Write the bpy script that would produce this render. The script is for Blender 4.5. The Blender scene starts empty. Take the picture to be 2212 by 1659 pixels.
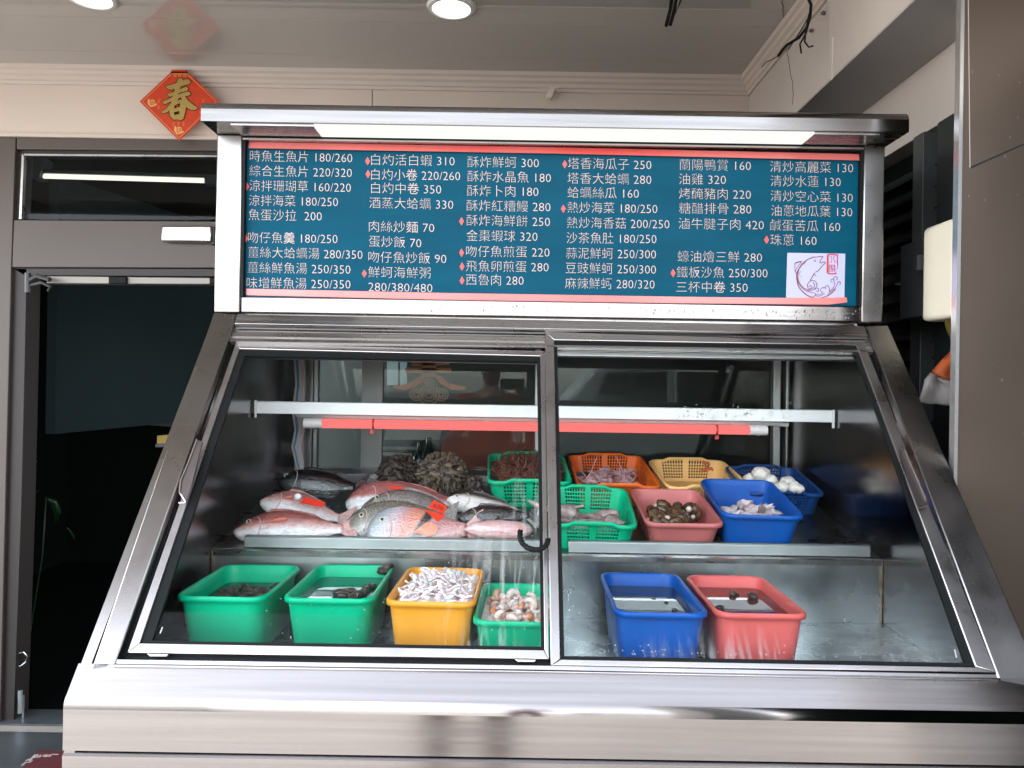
import bpy, bmesh, math, random
from mathutils import Vector, Matrix, noise
random.seed(7)
R = math.radians
SC = bpy.context.scene
COL = SC.collection

# ------------------------------------------------------------------ camera
F = 1650.0          # focal length in picture units (picture is 2212 units wide)
CX, CY = 1106.0, 829.5
ROLL = R(0.9)
CAMZ = 1.5
cs, sn = math.cos(ROLL), math.sin(ROLL)
cam = bpy.data.cameras.new('camera')
cam.sensor_width = 36.0
cam.lens = F / 2212.0 * 36.0
cam.clip_start = 0.02
cam.clip_end = 500
camo = bpy.data.objects.new('camera', cam)
COL.objects.link(camo)
camo.matrix_world = Matrix(((cs, -sn, 0, 0), (0, 0, -1, 0), (sn, cs, 0, CAMZ), (0, 0, 0, 1)))
SC.camera = camo

# ------------------------------------------------------------------ world, sun, exposure
EXPO = 3.27
SC.view_settings.view_transform = 'Standard'
SC.view_settings.look = 'None'
SC.view_settings.exposure = EXPO
SC.view_settings.gamma = 1.0
w = bpy.data.worlds.new('World')
SC.world = w
w.use_nodes = True
nt = w.node_tree
sky = nt.nodes.new('ShaderNodeTexSky')
sky.sky_type = 'NISHITA'
sky.sun_disc = False
SUN_EL, SUN_AZ = R(46), R(-74)      # down the street from the left, azimuth from +Y towards +X
sky.sun_elevation = SUN_EL
sky.sun_rotation = SUN_AZ
sky.air_density = 1.0
sky.dust_density = 1.0
sky.ozone_density = 1.0
hs = nt.nodes.new('ShaderNodeHueSaturation')          # thin overcast: most of the blue is gone
hs.inputs['Saturation'].default_value = 0.35
nt.links.new(sky.outputs[0], hs.inputs['Color'])
nt.links.new(hs.outputs[0], nt.nodes['Background'].inputs[0])
nt.nodes['Background'].inputs[1].default_value = 0.15
sl = bpy.data.lights.new('sun', 'SUN')
sl.energy = 1.5
sl.angle = R(12)
sl.color = (1.0, 0.95, 0.88)
so = bpy.data.objects.new('sun', sl)
COL.objects.link(so)
sd = Vector((math.sin(SUN_AZ) * math.cos(SUN_EL), math.cos(SUN_AZ) * math.cos(SUN_EL), math.sin(SUN_EL)))
so.rotation_euler = sd.to_track_quat('Z', 'Y').to_euler()
so.location = sd * 30
SC.cycles.max_bounces = 10
SC.cycles.transparent_max_bounces = 16
SC.cycles.caustics_reflective = False
SC.cycles.caustics_refractive = False
SC.cycles.sample_clamp_indirect = 6
SC.cycles.use_denoising = True

# ------------------------------------------------------------------ helpers
def deroll(u, v):
    du, dv = u - CX, v - CY
    return du * cs + dv * sn, -du * sn + dv * cs

def ray(u, v):
    a, b = deroll(u, v)
    return Vector((a / F, 1.0, -b / F))

CAM = Vector((0, 0, CAMZ))

def P(u, v, Y):
    return CAM + ray(u, v) * Y

class Pl:
    """a real plane of the place; hit() gives where a line of sight meets it"""
    def __init__(s, p, n):
        s.p = Vector(p)
        s.n = Vector(n).normalized()
    def hit(s, u, v, off=0.0):
        d = ray(u, v)
        t = ((s.p + s.n * off) - CAM).dot(s.n) / d.dot(s.n)
        return CAM + d * t

def s2l(c):
    return c / 12.92 if c <= 0.04045 else ((c + 0.055) / 1.055) ** 2.4

def rgb(r, g, b):
    return (s2l(r / 255), s2l(g / 255), s2l(b / 255), 1)

def grey(x):
    return (x, x, x, 1)

def mat(name, col, rough=0.5, metal=0.0, spec=0.5, var=0.0, vscale=8.0, vstretch=(1, 1, 1), bump=0.0, bscale=40.0,
        bstretch=(1, 1, 1), rvar=0.0, col2=None, coat=0.0, trans=0.0, ior=1.45, sss=0.0, detail=4):
    m = bpy.data.materials.new(name)
    m.use_nodes = True
    t = m.node_tree
    b = t.nodes['Principled BSDF']
    b.inputs['Base Color'].default_value = col
    b.inputs['Roughness'].default_value = rough
    b.inputs['Metallic'].default_value = metal
    b.inputs['Specular IOR Level'].default_value = spec
    b.inputs['Coat Weight'].default_value = coat
    b.inputs['Transmission Weight'].default_value = trans
    b.inputs['IOR'].default_value = ior
    if sss:
        b.inputs['Subsurface Weight'].default_value = sss
        b.inputs['Subsurface Radius'].default_value = (0.01, 0.004, 0.003)
    tc = t.nodes.new('ShaderNodeTexCoord')
    def nz(scale, stretch, det):
        mp = t.nodes.new('ShaderNodeMapping')
        mp.inputs['Scale'].default_value = stretch
        t.links.new(tc.outputs['Object'], mp.inputs[0])
        n = t.nodes.new('ShaderNodeTexNoise')
        n.inputs['Scale'].default_value = scale
        n.inputs['Detail'].default_value = det
        t.links.new(mp.outputs[0], n.inputs['Vector'])
        return n
    if var or col2:
        n = nz(vscale, vstretch, detail)
        if col2 is None:
            col2 = tuple(max(0, c * (1 - var)) for c in col[:3]) + (1,)
        rp = t.nodes.new('ShaderNodeValToRGB')
        rp.color_ramp.elements[0].position = 0.32
        rp.color_ramp.elements[1].position = 0.68
        rp.color_ramp.elements[0].color = col2
        rp.color_ramp.elements[1].color = col
        t.links.new(n.outputs['Fac'], rp.inputs[0])
        t.links.new(rp.outputs[0], b.inputs['Base Color'])
    if rvar:
        n = nz(vscale * 1.7, vstretch, 5)
        mr = t.nodes.new('ShaderNodeMapRange')
        mr.inputs[1].default_value = 0.3
        mr.inputs[2].default_value = 0.7
        mr.inputs[3].default_value = max(0.02, rough - rvar)
        mr.inputs[4].default_value = rough + rvar
        t.links.new(n.outputs['Fac'], mr.inputs[0])
        t.links.new(mr.outputs[0], b.inputs['Roughness'])
    if bump:
        n = nz(bscale, bstretch, 3)
        bp = t.nodes.new('ShaderNodeBump')
        bp.inputs['Strength'].default_value = bump
        bp.inputs['Distance'].default_value = 0.01
        t.links.new(n.outputs['Fac'], bp.inputs['Height'])
        t.links.new(bp.outputs[0], b.inputs['Normal'])
    return m

def brushed(m, tv, k=0.75):
    """brushing spreads reflections across the grain"""
    t = m.node_tree
    b = t.nodes['Principled BSDF']
    b.inputs['Anisotropic'].default_value = k
    c = t.nodes.new('ShaderNodeCombineXYZ')
    for i in range(3): c.inputs[i].default_value = tv[i]
    t.links.new(c.outputs[0], b.inputs['Tangent'])

def emat(name, col, k):
    m = bpy.data.materials.new(name)
    m.use_nodes = True
    t = m.node_tree
    t.nodes.clear()
    e = t.nodes.new('ShaderNodeEmission')
    e.inputs[0].default_value = col
    e.inputs[1].default_value = k / 2 ** EXPO
    o = t.nodes.new('ShaderNodeOutputMaterial')
    t.links.new(e.outputs[0], o.inputs[0])
    return m

class MB:
    def __init__(s):
        s.b = bmesh.new()
    def poly(s, pts, mi=0):
        f = s.b.faces.new([s.b.verts.new(p) for p in pts])
        f.material_index = mi
        return f
    def prism(s, pts, ext, mi=0):
        """closed solid: polygon pts swept along ext"""
        ext = Vector(ext)
        a = [s.b.verts.new(Vector(p)) for p in pts]
        c = [s.b.verts.new(Vector(p) + ext) for p in pts]
        fs = [s.b.faces.new(a), s.b.faces.new(c[::-1])]
        n = len(a)
        for i in range(n):
            fs.append(s.b.faces.new((a[i], c[i], c[(i + 1) % n], a[(i + 1) % n])))
        for f in fs:
            f.material_index = mi
        bmesh.ops.recalc_face_normals(s.b, faces=fs)
        return fs
    def box(s, lo, hi, mi=0):
        x0, y0, z0 = lo
        x1, y1, z1 = hi
        return s.prism([(x0, y0, z0), (x1, y0, z0), (x1, y0, z1), (x0, y0, z1)], (0, y1 - y0, 0), mi)
    def tube(s, pts, r, n=8, mi=0, cap=True):
        pts = [Vector(p) for p in pts]
        rs = r if isinstance(r, (list, tuple)) else [r] * len(pts)
        rings = []
        prev = None
        for i, p in enumerate(pts):
            d = (pts[min(i + 1, len(pts) - 1)] - pts[max(i - 1, 0)]).normalized()
            if prev is None:
                a = d.orthogonal().normalized()
            else:
                a = (prev - d * prev.dot(d))
                a = a.normalized() if a.length > 1e-6 else d.orthogonal().normalized()
            prev = a
            c = d.cross(a)
            rings.append([s.b.verts.new(p + (a * math.cos(2 * math.pi * k / n) + c * math.sin(2 * math.pi * k / n)) * rs[i]) for k in range(n)])
        fs = []
        for i in range(len(rings) - 1):
            for k in range(n):
                fs.append(s.b.faces.new((rings[i][k], rings[i][(k + 1) % n], rings[i + 1][(k + 1) % n], rings[i + 1][k])))
        if cap:
            fs.append(s.b.faces.new(rings[0][::-1]))
            fs.append(s.b.faces.new(rings[-1]))
        for f in fs:
            f.material_index = mi
            f.smooth = True
        return fs
    def blob(s, c, r, sub=2, mi=0, jit=0.0, js=3.0, seed=0.0):
        m = Matrix.Translation(c)
        g = bmesh.ops.create_icosphere(s.b, subdivisions=sub, radius=1.0)
        r = Vector(r) if not isinstance(r, (int, float)) else Vector((r, r, r))
        for v in g['verts']:
            k = 1.0 + (noise.noise(v.co * js + Vector((seed, seed * 2, 3))) * jit if jit else 0)
            v.co = Vector((v.co.x * r.x * k, v.co.y * r.y * k, v.co.z * r.z * k))
            v.co = m @ v.co
        for f in {f for v in g['verts'] for f in v.link_faces}:
            f.smooth = True
            f.material_index = mi
        return g['verts']
    def build(s, name, mats, parent=None, bevel=0.0, smooth=None, seg=2, origin=None):
        if bevel:
            r_ = bmesh.ops.bevel(s.b, geom=[e for e in s.b.edges if len(e.link_faces) == 2 and e.calc_face_angle(0) > 0.5],
                            offset=bevel, segments=seg, affect='EDGES', profile=0.5)
            for f in r_['faces']: f.smooth = True
        me = bpy.data.meshes.new(name)
        if origin is not None:
            bmesh.ops.translate(s.b, verts=s.b.verts, vec=-Vector(origin))
        s.b.to_mesh(me)
        s.b.free()
        for m in (mats if isinstance(mats, (list, tuple)) else [mats]):
            me.materials.append(m)
        if smooth is not None:
            for p in me.polygons:
                p.use_smooth = True
            me.set_sharp_from_angle(angle=R(smooth))
        o = bpy.data.objects.new(name, me)
        COL.objects.link(o)
        if origin is not None:
            o.location = origin
        if parent:
            o.parent = parent
            if origin is not None:
                o.matrix_parent_inverse = parent_world(parent).inverted()
            else:
                o.matrix_parent_inverse = parent_world(parent).inverted()
        return o

def parent_world(p):
    m = p.matrix_basis.copy()
    q = p.parent
    if q:
        m = parent_world(q) @ p.matrix_parent_inverse @ m
    return m

def tag(o, label=None, cat=None, group=None, kind=None):
    if label: o['label'] = label
    if cat: o['category'] = cat
    if group: o['group'] = group
    if kind: o['kind'] = kind
    return o

def empty(name, loc, label=None, cat=None, group=None):
    o = bpy.data.objects.new(name, None)
    o.empty_display_size = 0.1
    COL.objects.link(o)
    o.location = loc
    return tag(o, label, cat, group)

def plate(mb, plane, px, front=0.0, thick=0.004, mi=0):
    """solid plate whose visible face lies `front` in front of a plane; px = outline"""
    pts = [plane.hit(u, v, front) for u, v in px]
    return mb.prism(pts, -plane.n * thick, mi)

def copy_tree(o, parent=None):
    c = o.copy()
    COL.objects.link(c)
    if parent: c.parent = parent
    for ch in list(o.children):
        copy_tree(ch, c)
    return c

def text_mesh(body, offset=0.0, res=3):
    cu = bpy.data.curves.new('lettering', 'FONT')
    cu.body = body
    cu.offset = offset
    cu.resolution_u = res
    o = bpy.data.objects.new('lettering', cu)
    COL.objects.link(o)
    bpy.context.view_layer.update()
    me = bpy.data.meshes.new_from_object(o.evaluated_get(bpy.context.evaluated_depsgraph_get()))
    bpy.data.objects.remove(o)
    bpy.data.curves.remove(cu)
    return me

def ribbon(mb, pts, wd, y=None, n=Vector((0, -1, 0)), th=0.0012, closed=False):
    """flat stroke along pts lying in a plane with normal n"""
    m = len(pts)
    L_, R_ = [], []
    for i, p in enumerate(pts):
        a = pts[(i - 1) % m] if (closed or i > 0) else p
        c = pts[(i + 1) % m] if (closed or i < m - 1) else p
        d = (c - a)
        d = d.normalized() if d.length > 1e-9 else Vector((1, 0, 0))
        s = n.cross(d).normalized()
        wv = wd[i] if isinstance(wd, (list, tuple)) else wd
        L_.append(p + s * wv * 0.5); R_.append(p - s * wv * 0.5)
    va = [mb.b.verts.new(q) for q in L_]
    vb = [mb.b.verts.new(q) for q in R_]
    rng = range(m if closed else m - 1)
    for i in rng:
        j = (i + 1) % m
        try:
            mb.b.faces.new((va[i], vb[i], vb[j], va[j]))
        except ValueError:
            pass

# ------------------------------------------------------------------ planes of the place
YW = 3.32                                  # storefront wall behind the counter
YM = 2.0                                   # front face of the menu posts
XL, XR = -0.7835, 0.968                    # counter sides
ZT, ZR, YR = 1.676, 0.924, 1.349           # sloping window: top height, ridge height, ridge depth
SLOPE = Pl((0, YM, ZT), (0, -(ZT - ZR), (YM - YR)))
WALL = Pl((0, YW, 0), (0, -1, 0))
CEILZ = 2.84
CEIL = Pl((0, 0, CEILZ), (0, 0, -1))
FLOORZ = 0.0
DECK0 = Vector((0, 1.865, 1.085))
DECKS = 0.1735
DECKN = Vector((0, -DECKS, 1)).normalized()
DECK = Pl(DECK0, DECKN)
TRAYZ = 0.928
TRAY = Pl((0, 0, TRAYZ), (0, 0, 1))

# ------------------------------------------------------------------ materials
STEEL = mat('brushed_steel', (0.38, 0.355, 0.345, 1), 0.25, 1.0, var=0.16, vscale=12, vstretch=(.12, 7, 7), rvar=0.05,
            bump=0.008, bscale=60, bstretch=(0.3, 9, 9))
STEELV = mat('brushed_steel_upright', (0.31, 0.292, 0.282, 1), 0.29, 1.0, var=0.08, vscale=4, rvar=0.07,
             bump=0.008, bscale=60, bstretch=(9, 1, 0.6))
APRON = mat('apron_steel', (0.305, 0.285, 0.278, 1), 0.21, 1.0, var=0.16, vscale=12, vstretch=(.12, 7, 7), rvar=0.05, bump=0.006, bscale=9)
CANO = mat('canopy_steel', (0.25, 0.238, 0.232, 1), 0.24, 1.0, var=0.22, vscale=9, vstretch=(.15, 5, 5), rvar=0.06, bump=0.006, bscale=9)
brushed(CANO, (0, .4, 1), .8)
brushed(APRON, (0, .4, 1), .9); brushed(STEEL, (0, .4, 1), .9); brushed(STEELV, (1, 0, 0), .5)
STEELB = mat('polished_fold', (0.72, 0.71, 0.70, 1), 0.18, 1.0)
STEELI = mat('inner_steel', (0.56, 0.61, 0.605, 1), 0.29, 0.95, var=0.3, vscale=4, rvar=0.09, bump=0.015, bscale=10)
STEELD = mat('side_lining', (0.28, 0.265, 0.27, 1), 0.19, 1.0, var=0.2, vscale=6, rvar=0.05, bump=0.015, bscale=14)
ALU = mat('aluminium_profile', (0.44, 0.42, 0.415, 1), 0.30, 1.0, var=0.12, vscale=6, rvar=0.08)
RUB = mat('black_gasket', (0.006, 0.007, 0.007, 1), 0.6, spec=0.2)
BLACK = mat('black_gap', (0.006, 0.006, 0.006, 1), 0.6)
TEAL = mat('teal_print', rgb(2, 72, 94), 0.38, var=0.16, vscale=3, vstretch=(1, 1, 5), rvar=0.05, spec=0.07)
CREAM = mat('cream_print', rgb(190, 172, 164), 0.4)
REDT = mat('red_tape', rgb(214, 66, 60), 0.25, vscale=1.6, vstretch=(1, .2, .2), spec=0.9, col2=rgb(216, 120, 116))  # pink second tone paints the pale sheen along the tape
REDM = mat('red_mark', rgb(230, 80, 70), 0.4)
EMBW = mat('emblem_paper', rgb(172, 172, 204), 0.35)
EMBR = mat('emblem_ink', rgb(120, 22, 32), 0.4)
SEAL = mat('seal_ink', rgb(190, 28, 32), 0.4)
WHITEP = mat('white_plastic', (0.72, 0.72, 0.70, 1), 0.35)
WALLM = mat('cream_paint', (0.66, 0.56, 0.49, 1), 0.55, var=0.08, vscale=1.5, bump=0.03, bscale=30)
CEILM = mat('ceiling_panel', (0.50, 0.475, 0.44, 1), 0.02, var=0.06, vscale=1.2, spec=0.95)
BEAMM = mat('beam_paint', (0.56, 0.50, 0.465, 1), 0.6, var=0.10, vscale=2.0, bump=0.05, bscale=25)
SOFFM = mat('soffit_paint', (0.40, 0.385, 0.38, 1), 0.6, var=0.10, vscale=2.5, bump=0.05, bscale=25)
CORN = mat('cornice_paint', (0.60, 0.52, 0.46, 1), 0.45)
FRAME = mat('taupe_frame', rgb(84, 74, 70), 0.42, var=0.06, vscale=3)
FRAMED = mat('dark_brown_frame', rgb(38, 30, 29), 0.45)
PILLM = mat('taupe_steel', (0.125, 0.096, 0.076, 1), 0.32, 0.55, var=0.10, vscale=2.5, rvar=0.04, bump=0.004, bscale=70, bstretch=(0.25, 6, 6))
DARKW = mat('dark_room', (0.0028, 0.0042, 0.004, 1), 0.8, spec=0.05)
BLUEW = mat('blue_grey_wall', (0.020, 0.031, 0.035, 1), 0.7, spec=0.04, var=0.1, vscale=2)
GUN = mat('gunmetal', (0.06, 0.062, 0.065, 1), 0.45, 0.5)
PAVE = mat('pavement_tile', (0.42, 0.385, 0.345, 1), 0.55, var=0.18, vscale=4, bump=0.08, bscale=30)
ROADM = mat('asphalt', (0.16, 0.155, 0.15, 1), 0.8, var=0.25, vscale=6, bump=0.1, bscale=80)
STEP = mat('stone_step', (0.10, 0.115, 0.12, 1), 0.35, var=0.5, vscale=9)

def glass_mat(name, tint, refl, fog):
    m = bpy.data.materials.new(name)
    m.use_nodes = True
    t = m.node_tree
    t.nodes.clear()
    L = t.links.new
    out = t.nodes.new('ShaderNodeOutputMaterial')
    tr = t.nodes.new('ShaderNodeBsdfTransparent')
    tr.inputs[0].default_value = tint
    gl = t.nodes.new('ShaderNodeBsdfGlossy')
    gl.inputs['Roughness'].default_value = 0.015
    fr = t.nodes.new('ShaderNodeFresnel')
    fr.inputs[0].default_value = refl
    mx = t.nodes.new('ShaderNodeMixShader')
    L(fr.outputs[0], mx.inputs[0]); L(tr.outputs[0], mx.inputs[1]); L(gl.outputs[0], mx.inputs[2])
    last = mx
    if fog:
        tc = t.nodes.new('ShaderNodeTexCoord')
        # runs of condensation: noise stretched down the pane, kept to patches and to the lower edge
        mp = t.nodes.new('ShaderNodeMapping'); mp.inputs['Scale'].default_value = (70, 7, 1)
        L(tc.outputs['Object'], mp.inputs[0])
        n1 = t.nodes.new('ShaderNodeTexNoise'); n1.inputs['Scale'].default_value = 1.0; n1.inputs['Detail'].default_value = 5
        n1.inputs['Distortion'].default_value = 0.6
        L(mp.outputs[0], n1.inputs['Vector'])
        n2 = t.nodes.new('ShaderNodeTexNoise'); n2.inputs['Scale'].default_value = 4.5; n2.inputs['Detail'].default_value = 2
        L(tc.outputs['Object'], n2.inputs['Vector'])
        sx = t.nodes.new('ShaderNodeSeparateXYZ'); L(tc.outputs['Object'], sx.inputs[0])
        low = t.nodes.new('ShaderNodeMapRange')
        low.inputs[1].default_value = fog[0]; low.inputs[2].default_value = fog[1]
        low.inputs[3].default_value = 1.0; low.inputs[4].default_value = 0.0
        L(sx.outputs['Y'], low.inputs[0])
        hor = t.nodes.new('ShaderNodeMapRange'); hor.interpolation_type = 'SMOOTHSTEP'
        hor.inputs[1].default_value = fog[2]; hor.inputs[2].default_value = fog[3]
        hor.inputs[3].default_value = 0.0; hor.inputs[4].default_value = 1.0
        L(sx.outputs['X'], hor.inputs[0])
        def mul(a, b):
            k = t.nodes.new('ShaderNodeMath'); k.operation = 'MULTIPLY'; L(a, k.inputs[0]); L(b, k.inputs[1]); return k.outputs[0]
        r1 = t.nodes.new('ShaderNodeMapRange'); r1.inputs[1].default_value = 0.50; r1.inputs[2].default_value = 0.66
        L(n1.outputs['Fac'], r1.inputs[0])
        r2 = t.nodes.new('ShaderNodeMapRange'); r2.inputs[1].default_value = 0.40; r2.inputs[2].default_value = 0.62
        L(n2.outputs['Fac'], r2.inputs[0])
        a = mul(mul(r1.outputs[0], r2.outputs[0]), mul(low.outputs[0], hor.outputs[0]))
        k = t.nodes.new('ShaderNodeMath'); k.operation = 'MULTIPLY'; k.inputs[1].default_value = fog[4]
        L(a, k.inputs[0])
        df = t.nodes.new('ShaderNodeBsdfTranslucent'); df.inputs[0].default_value = (0.8, 0.8, 0.8, 1)
        d2 = t.nodes.new('ShaderNodeBsdfDiffuse'); d2.inputs[0].default_value = (0.8, 0.8, 0.8, 1)
        dm = t.nodes.new('ShaderNodeMixShader'); dm.inputs[0].default_value = 0.6
        L(df.outputs[0], dm.inputs[1]); L(d2.outputs[0], dm.inputs[2])
        m2 = t.nodes.new('ShaderNodeMixShader')
        L(k.outputs[0], m2.inputs[0]); L(mx.outputs[0], m2.inputs[1]); L(dm.outputs[0], m2.inputs[2])
        last = m2
    L(last.outputs[0], out.inputs[0])
    return m

GLASSL = glass_mat('window_glass_streaked', (0.975, 0.99, 0.985, 1), 1.135, (0.02, 0.42, 0.50, 0.72, 0.55))
GLASSR = glass_mat('window_glass_misted', (0.975, 0.99, 0.985, 1), 1.135, (0.0, 0.075, -0.2, -0.1, 0.26))
GLASSB = glass_mat('back_glass', (0.86, 0.92, 0.91, 1), 1.28, None)
GLASST = glass_mat('transom_glass', (0.85, 0.87, 0.86, 1), 1.2, None)
WATER = mat('clear_water', (0.75, 0.82, 0.80, 1), 0.02, trans=1.0, ior=1.33, bump=0.03, bscale=18)
DROP = mat('water_bead', (0.95, 0.97, 0.97, 1), 0.02, trans=1.0, ior=1.33)

# ------------------------------------------------------------------ setting: ground, ceiling, walls
mb = MB(); mb.box((-14, -4.0, -0.1), (14, 3.28, 0.0)); tag(mb.build('pavement', PAVE), kind='structure')
mb = MB(); mb.box((-90, -120, -0.24), (90, -4.0, -0.12)); tag(mb.build('road', ROADM), kind='structure')

mb = MB(); mb.box((-6, 0.75, 0.0), (2.4, 3.215, 0.004)); tag(mb.build('arcade_floor', mat('shaded_wet_stone', (0.075, 0.085, 0.088, 1), 0.35, var=0.35, vscale=5, bump=0.05, bscale=25)), kind='structure')  # darker than the pavement: arcade shade put into the wet stone's colour
# ceiling of the arcade: panels with shallow joints
mb = MB()
ys = [0.72]
for v in (10, 48, 122):
    ys.append(CEIL.hit(900, v).y)
ys.append(3.36)
ys = sorted(ys)
ys = [0.72, 1.15, 1.55, 1.95, 2.3] + [y for y in ys if y > 2.4]
for a, b_ in zip(ys[:-1], ys[1:]):
    mb.box((-6.0, a + 0.0015, CEILZ), (1.01, b_ - 0.0015, CEILZ + 0.02))
mb.box((-6.0, 0.72, CEILZ + 0.021), (7, 7.0, CEILZ + 0.4))
mb.box((-6.0, 0.66, CEILZ - 0.05), (7, 0.718, CEILZ + 0.4))
tag(mb.build('ceiling', CEILM), kind='structure')

bw = empty('shop_wall', (-0.6, YW, 2.5), 'cream painted wall strip between ceiling and dark shopfront, with cornice', 'wall')
mb = MB()
plate(mb, WALL, [(-420, 140), (803, 150), (803, 298), (-420, 289)], 0, 0.1)
plate(mb, WALL, [(805, 150), (1800, 160), (1800, 320), (805, 298)], 0.0, 0.1)
mb.build('wall_panel', WALLM, bw)
mb = MB()
zb = WALL.hit(200, 293).z
mb.box((-3.2, YW - 0.012, zb - 0.012), (1.02, YW + 0.08, zb + 0.006))
mb.build('edge_trim', CORN, bw, bevel=0.002)
mb = MB()
prof = [(0.0, 0.0), (0.0, -0.072), (-0.010, -0.072), (-0.012, -0.060), (-0.020, -0.056), (-0.022, -0.042), (-0.034, -0.034),
        (-0.036, -0.022), (-0.048, -0.016), (-0.050, 0.0)]
mb.prism([(-3.2, YW + a, CEILZ + b) for a, b in prof], (4.21, 0, 0))
mb.build('cornice', CORN, bw, smooth=30)

# shopfront: frames, transom, doorway
sf = empty('shopfront', (-1.6, YW, 0), 'taupe shopfront frame with open dark doorway and glazed transom above', 'shopfront')
SF = Pl((0, YW - 0.0, 0), (0, -1, 0))
mb = MB()
plate(mb, SF, [(-420, 294), (34, 297), (24, 579), (-2, 1640), (-420, 1640)], 0.0, 0.12)       # left pier
plate(mb, SF, [(36, 297), (900, 305), (900, 329), (36, 322)], 0.0, 0.12)                      # header
plate(mb, SF, [(30, 475), (900, 481), (900, 580), (26, 577)], 0.0, 0.12)                      # transom bar
mb.build('frame', FRAME, sf, bevel=0.003)
mb = MB()
plate(mb, SF, [(36, 323), (900, 330), (900, 338), (48, 332)], -0.02, 0.08)
plate(mb, SF, [(36, 323), (47, 323), (41, 474), (31, 474)], -0.02, 0.08)
plate(mb, SF, [(26, 579), (900, 582), (900, 600), (52, 595)], -0.02, 0.08)
plate(mb, SF, [(25, 580), (58, 580), (46, 1100), (30, 1560), (-2, 1560), (12, 1100)], -0.02, 0.10)
mb.build('jamb', FRAMED, sf, bevel=0.002)
mb = MB()
plate(mb, SF, [(48, 332), (900, 339), (900, 342), (51, 336)], -0.012, 0.02)
plate(mb, SF, [(47, 332), (52, 332), (46, 473), (41, 473)], -0.012, 0.02)
mb.build('glazing_bead', ALU, sf)
mb = MB()
plate(mb, SF, [(44, 334), (900, 340), (900, 476), (38, 474)], -0.035, 0.006)
mb.build('transom_glass', GLASST, sf)
# wall of the shopfront behind the counter: dark panels and a grey mullion
mb = MB()
mb.box((-0.88, YW, 0.0), (1.25, YW + 0.1, 2.52))
mb.build('panel', mat('dark_panel', (0.010, 0.013, 0.013, 1), 0.35, var=0.3, vscale=3), sf)
# closer rail over the doorway
cl = MB()
plate(cl, SF, [(100, 596), (470, 600), (470, 614), (100, 612)], 0.004, 0.05)
rail = cl.build('closer_rail', mat('satin_rail', (0.26, 0.24, 0.22, 1), 0.5, 0.5), sf, bevel=0.003)
mb = MB()
plate(mb, SF, [(234, 597), (272, 598), (272, 613), (234, 612)], 0.02, 0.02)
plate(mb, SF, [(452, 600), (466, 600), (466, 613), (452, 613)], 0.014, 0.02)
mb.build('slide_block', RUB, rail, bevel=0.003)
mb = MB()
mb.tube([P(62, 606, 3.30), P(80, 596, 3.28), P(108, 604, 3.26)], 0.010)
mb.tube([P(66, 616, 3.30), P(90, 610, 3.27), P(110, 620, 3.26), P(104, 628, 3.27)], 0.007)
mb.tube([P(60, 590, 3.30), P(60, 632, 3.30)], 0.012)
mb.build('closer_arm', GUN, rail, smooth=40)
# door hinge and floor spring cover low on the jamb
mb = MB()
mb.tube([P(44, 1490, 3.34), P(44, 1540, 3.34)], 0.010)
mb.tube([P(50, 1500, 3.36), P(49, 1550, 3.36)], 0.006)
mb.build('hinge', mat('worn_chrome', (0.4, 0.42, 0.43, 1), 0.25, 1), sf, smooth=40)
mb = MB()
arc = [P(38, 1412, 3.36), P(50, 1409, 3.37), P(58, 1418, 3.38), P(56, 1430, 3.38), P(46, 1438, 3.37), P(36, 1442, 3.36)]
mb.tube(arc, 0.005)
mb.build('pull_ring', bpy.data.materials['worn_chrome'], sf, smooth=40)
# threshold
th = MB()
z0 = P(100, 1572, YW).z
th.box((-3.3, 3.22, -0.002), (-0.75, 3.29, z0 - 0.02))
th.box((-3.3, 3.30, -0.002), (-0.75, 3.52, z0 - 0.004))
sill = th.build('sill', STEP, sf, bevel=0.004)
th = MB(); th.box((-3.3, 3.285, z0 - 0.018), (-0.75, 3.305, z0)); th.build('sill_strip', ALU, sill, bevel=0.003)

# room behind the doorway
rm = empty('shop_interior', (-1.8, 4.6, 0), 'unlit room beyond the doorway with a blue grey stair wall', 'room')
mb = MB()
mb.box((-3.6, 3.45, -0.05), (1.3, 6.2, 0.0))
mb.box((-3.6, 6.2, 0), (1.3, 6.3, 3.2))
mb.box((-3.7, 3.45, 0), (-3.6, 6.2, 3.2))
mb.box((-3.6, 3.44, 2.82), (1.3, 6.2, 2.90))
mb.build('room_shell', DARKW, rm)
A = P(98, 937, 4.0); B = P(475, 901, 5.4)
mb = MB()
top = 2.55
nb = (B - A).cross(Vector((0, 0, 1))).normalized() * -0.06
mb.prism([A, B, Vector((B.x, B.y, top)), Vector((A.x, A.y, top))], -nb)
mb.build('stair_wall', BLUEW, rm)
W2 = Pl(A + nb * 0.0 , nb)
if W2.n.y > 0: W2.n = -W2.n
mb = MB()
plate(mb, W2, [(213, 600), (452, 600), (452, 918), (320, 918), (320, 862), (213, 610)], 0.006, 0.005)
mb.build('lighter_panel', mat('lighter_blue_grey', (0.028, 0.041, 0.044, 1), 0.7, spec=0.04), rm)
mb = MB()
plate(mb, W2, [(320, 862), (470, 862), (470, 930), (320, 918)], 0.012, 0.01)
plate(mb, W2, [(107, 752), (125, 752), (122, 852), (105, 852)], 0.010, 0.01)
mb.build('dark_opening', BLACK, rm)
mb = MB()
plate(mb, W2, [(164, 912), (182, 912), (182, 928), (164, 928)], 0.012, 0.01)
mb.build('socket', mat('socket_plastic', (0.16, 0.17, 0.18, 1), 0.5), rm)
mb = MB()
mb.prism([P(50, 874, 3.6), P(57, 874, 3.6), P(56, 905, 3.6), P(49, 905, 3.6)], (0, 0.01, 0))
mb.build('switch', mat('switch_plastic', (0.30, 0.31, 0.30, 1), 0.5), rm)
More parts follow.
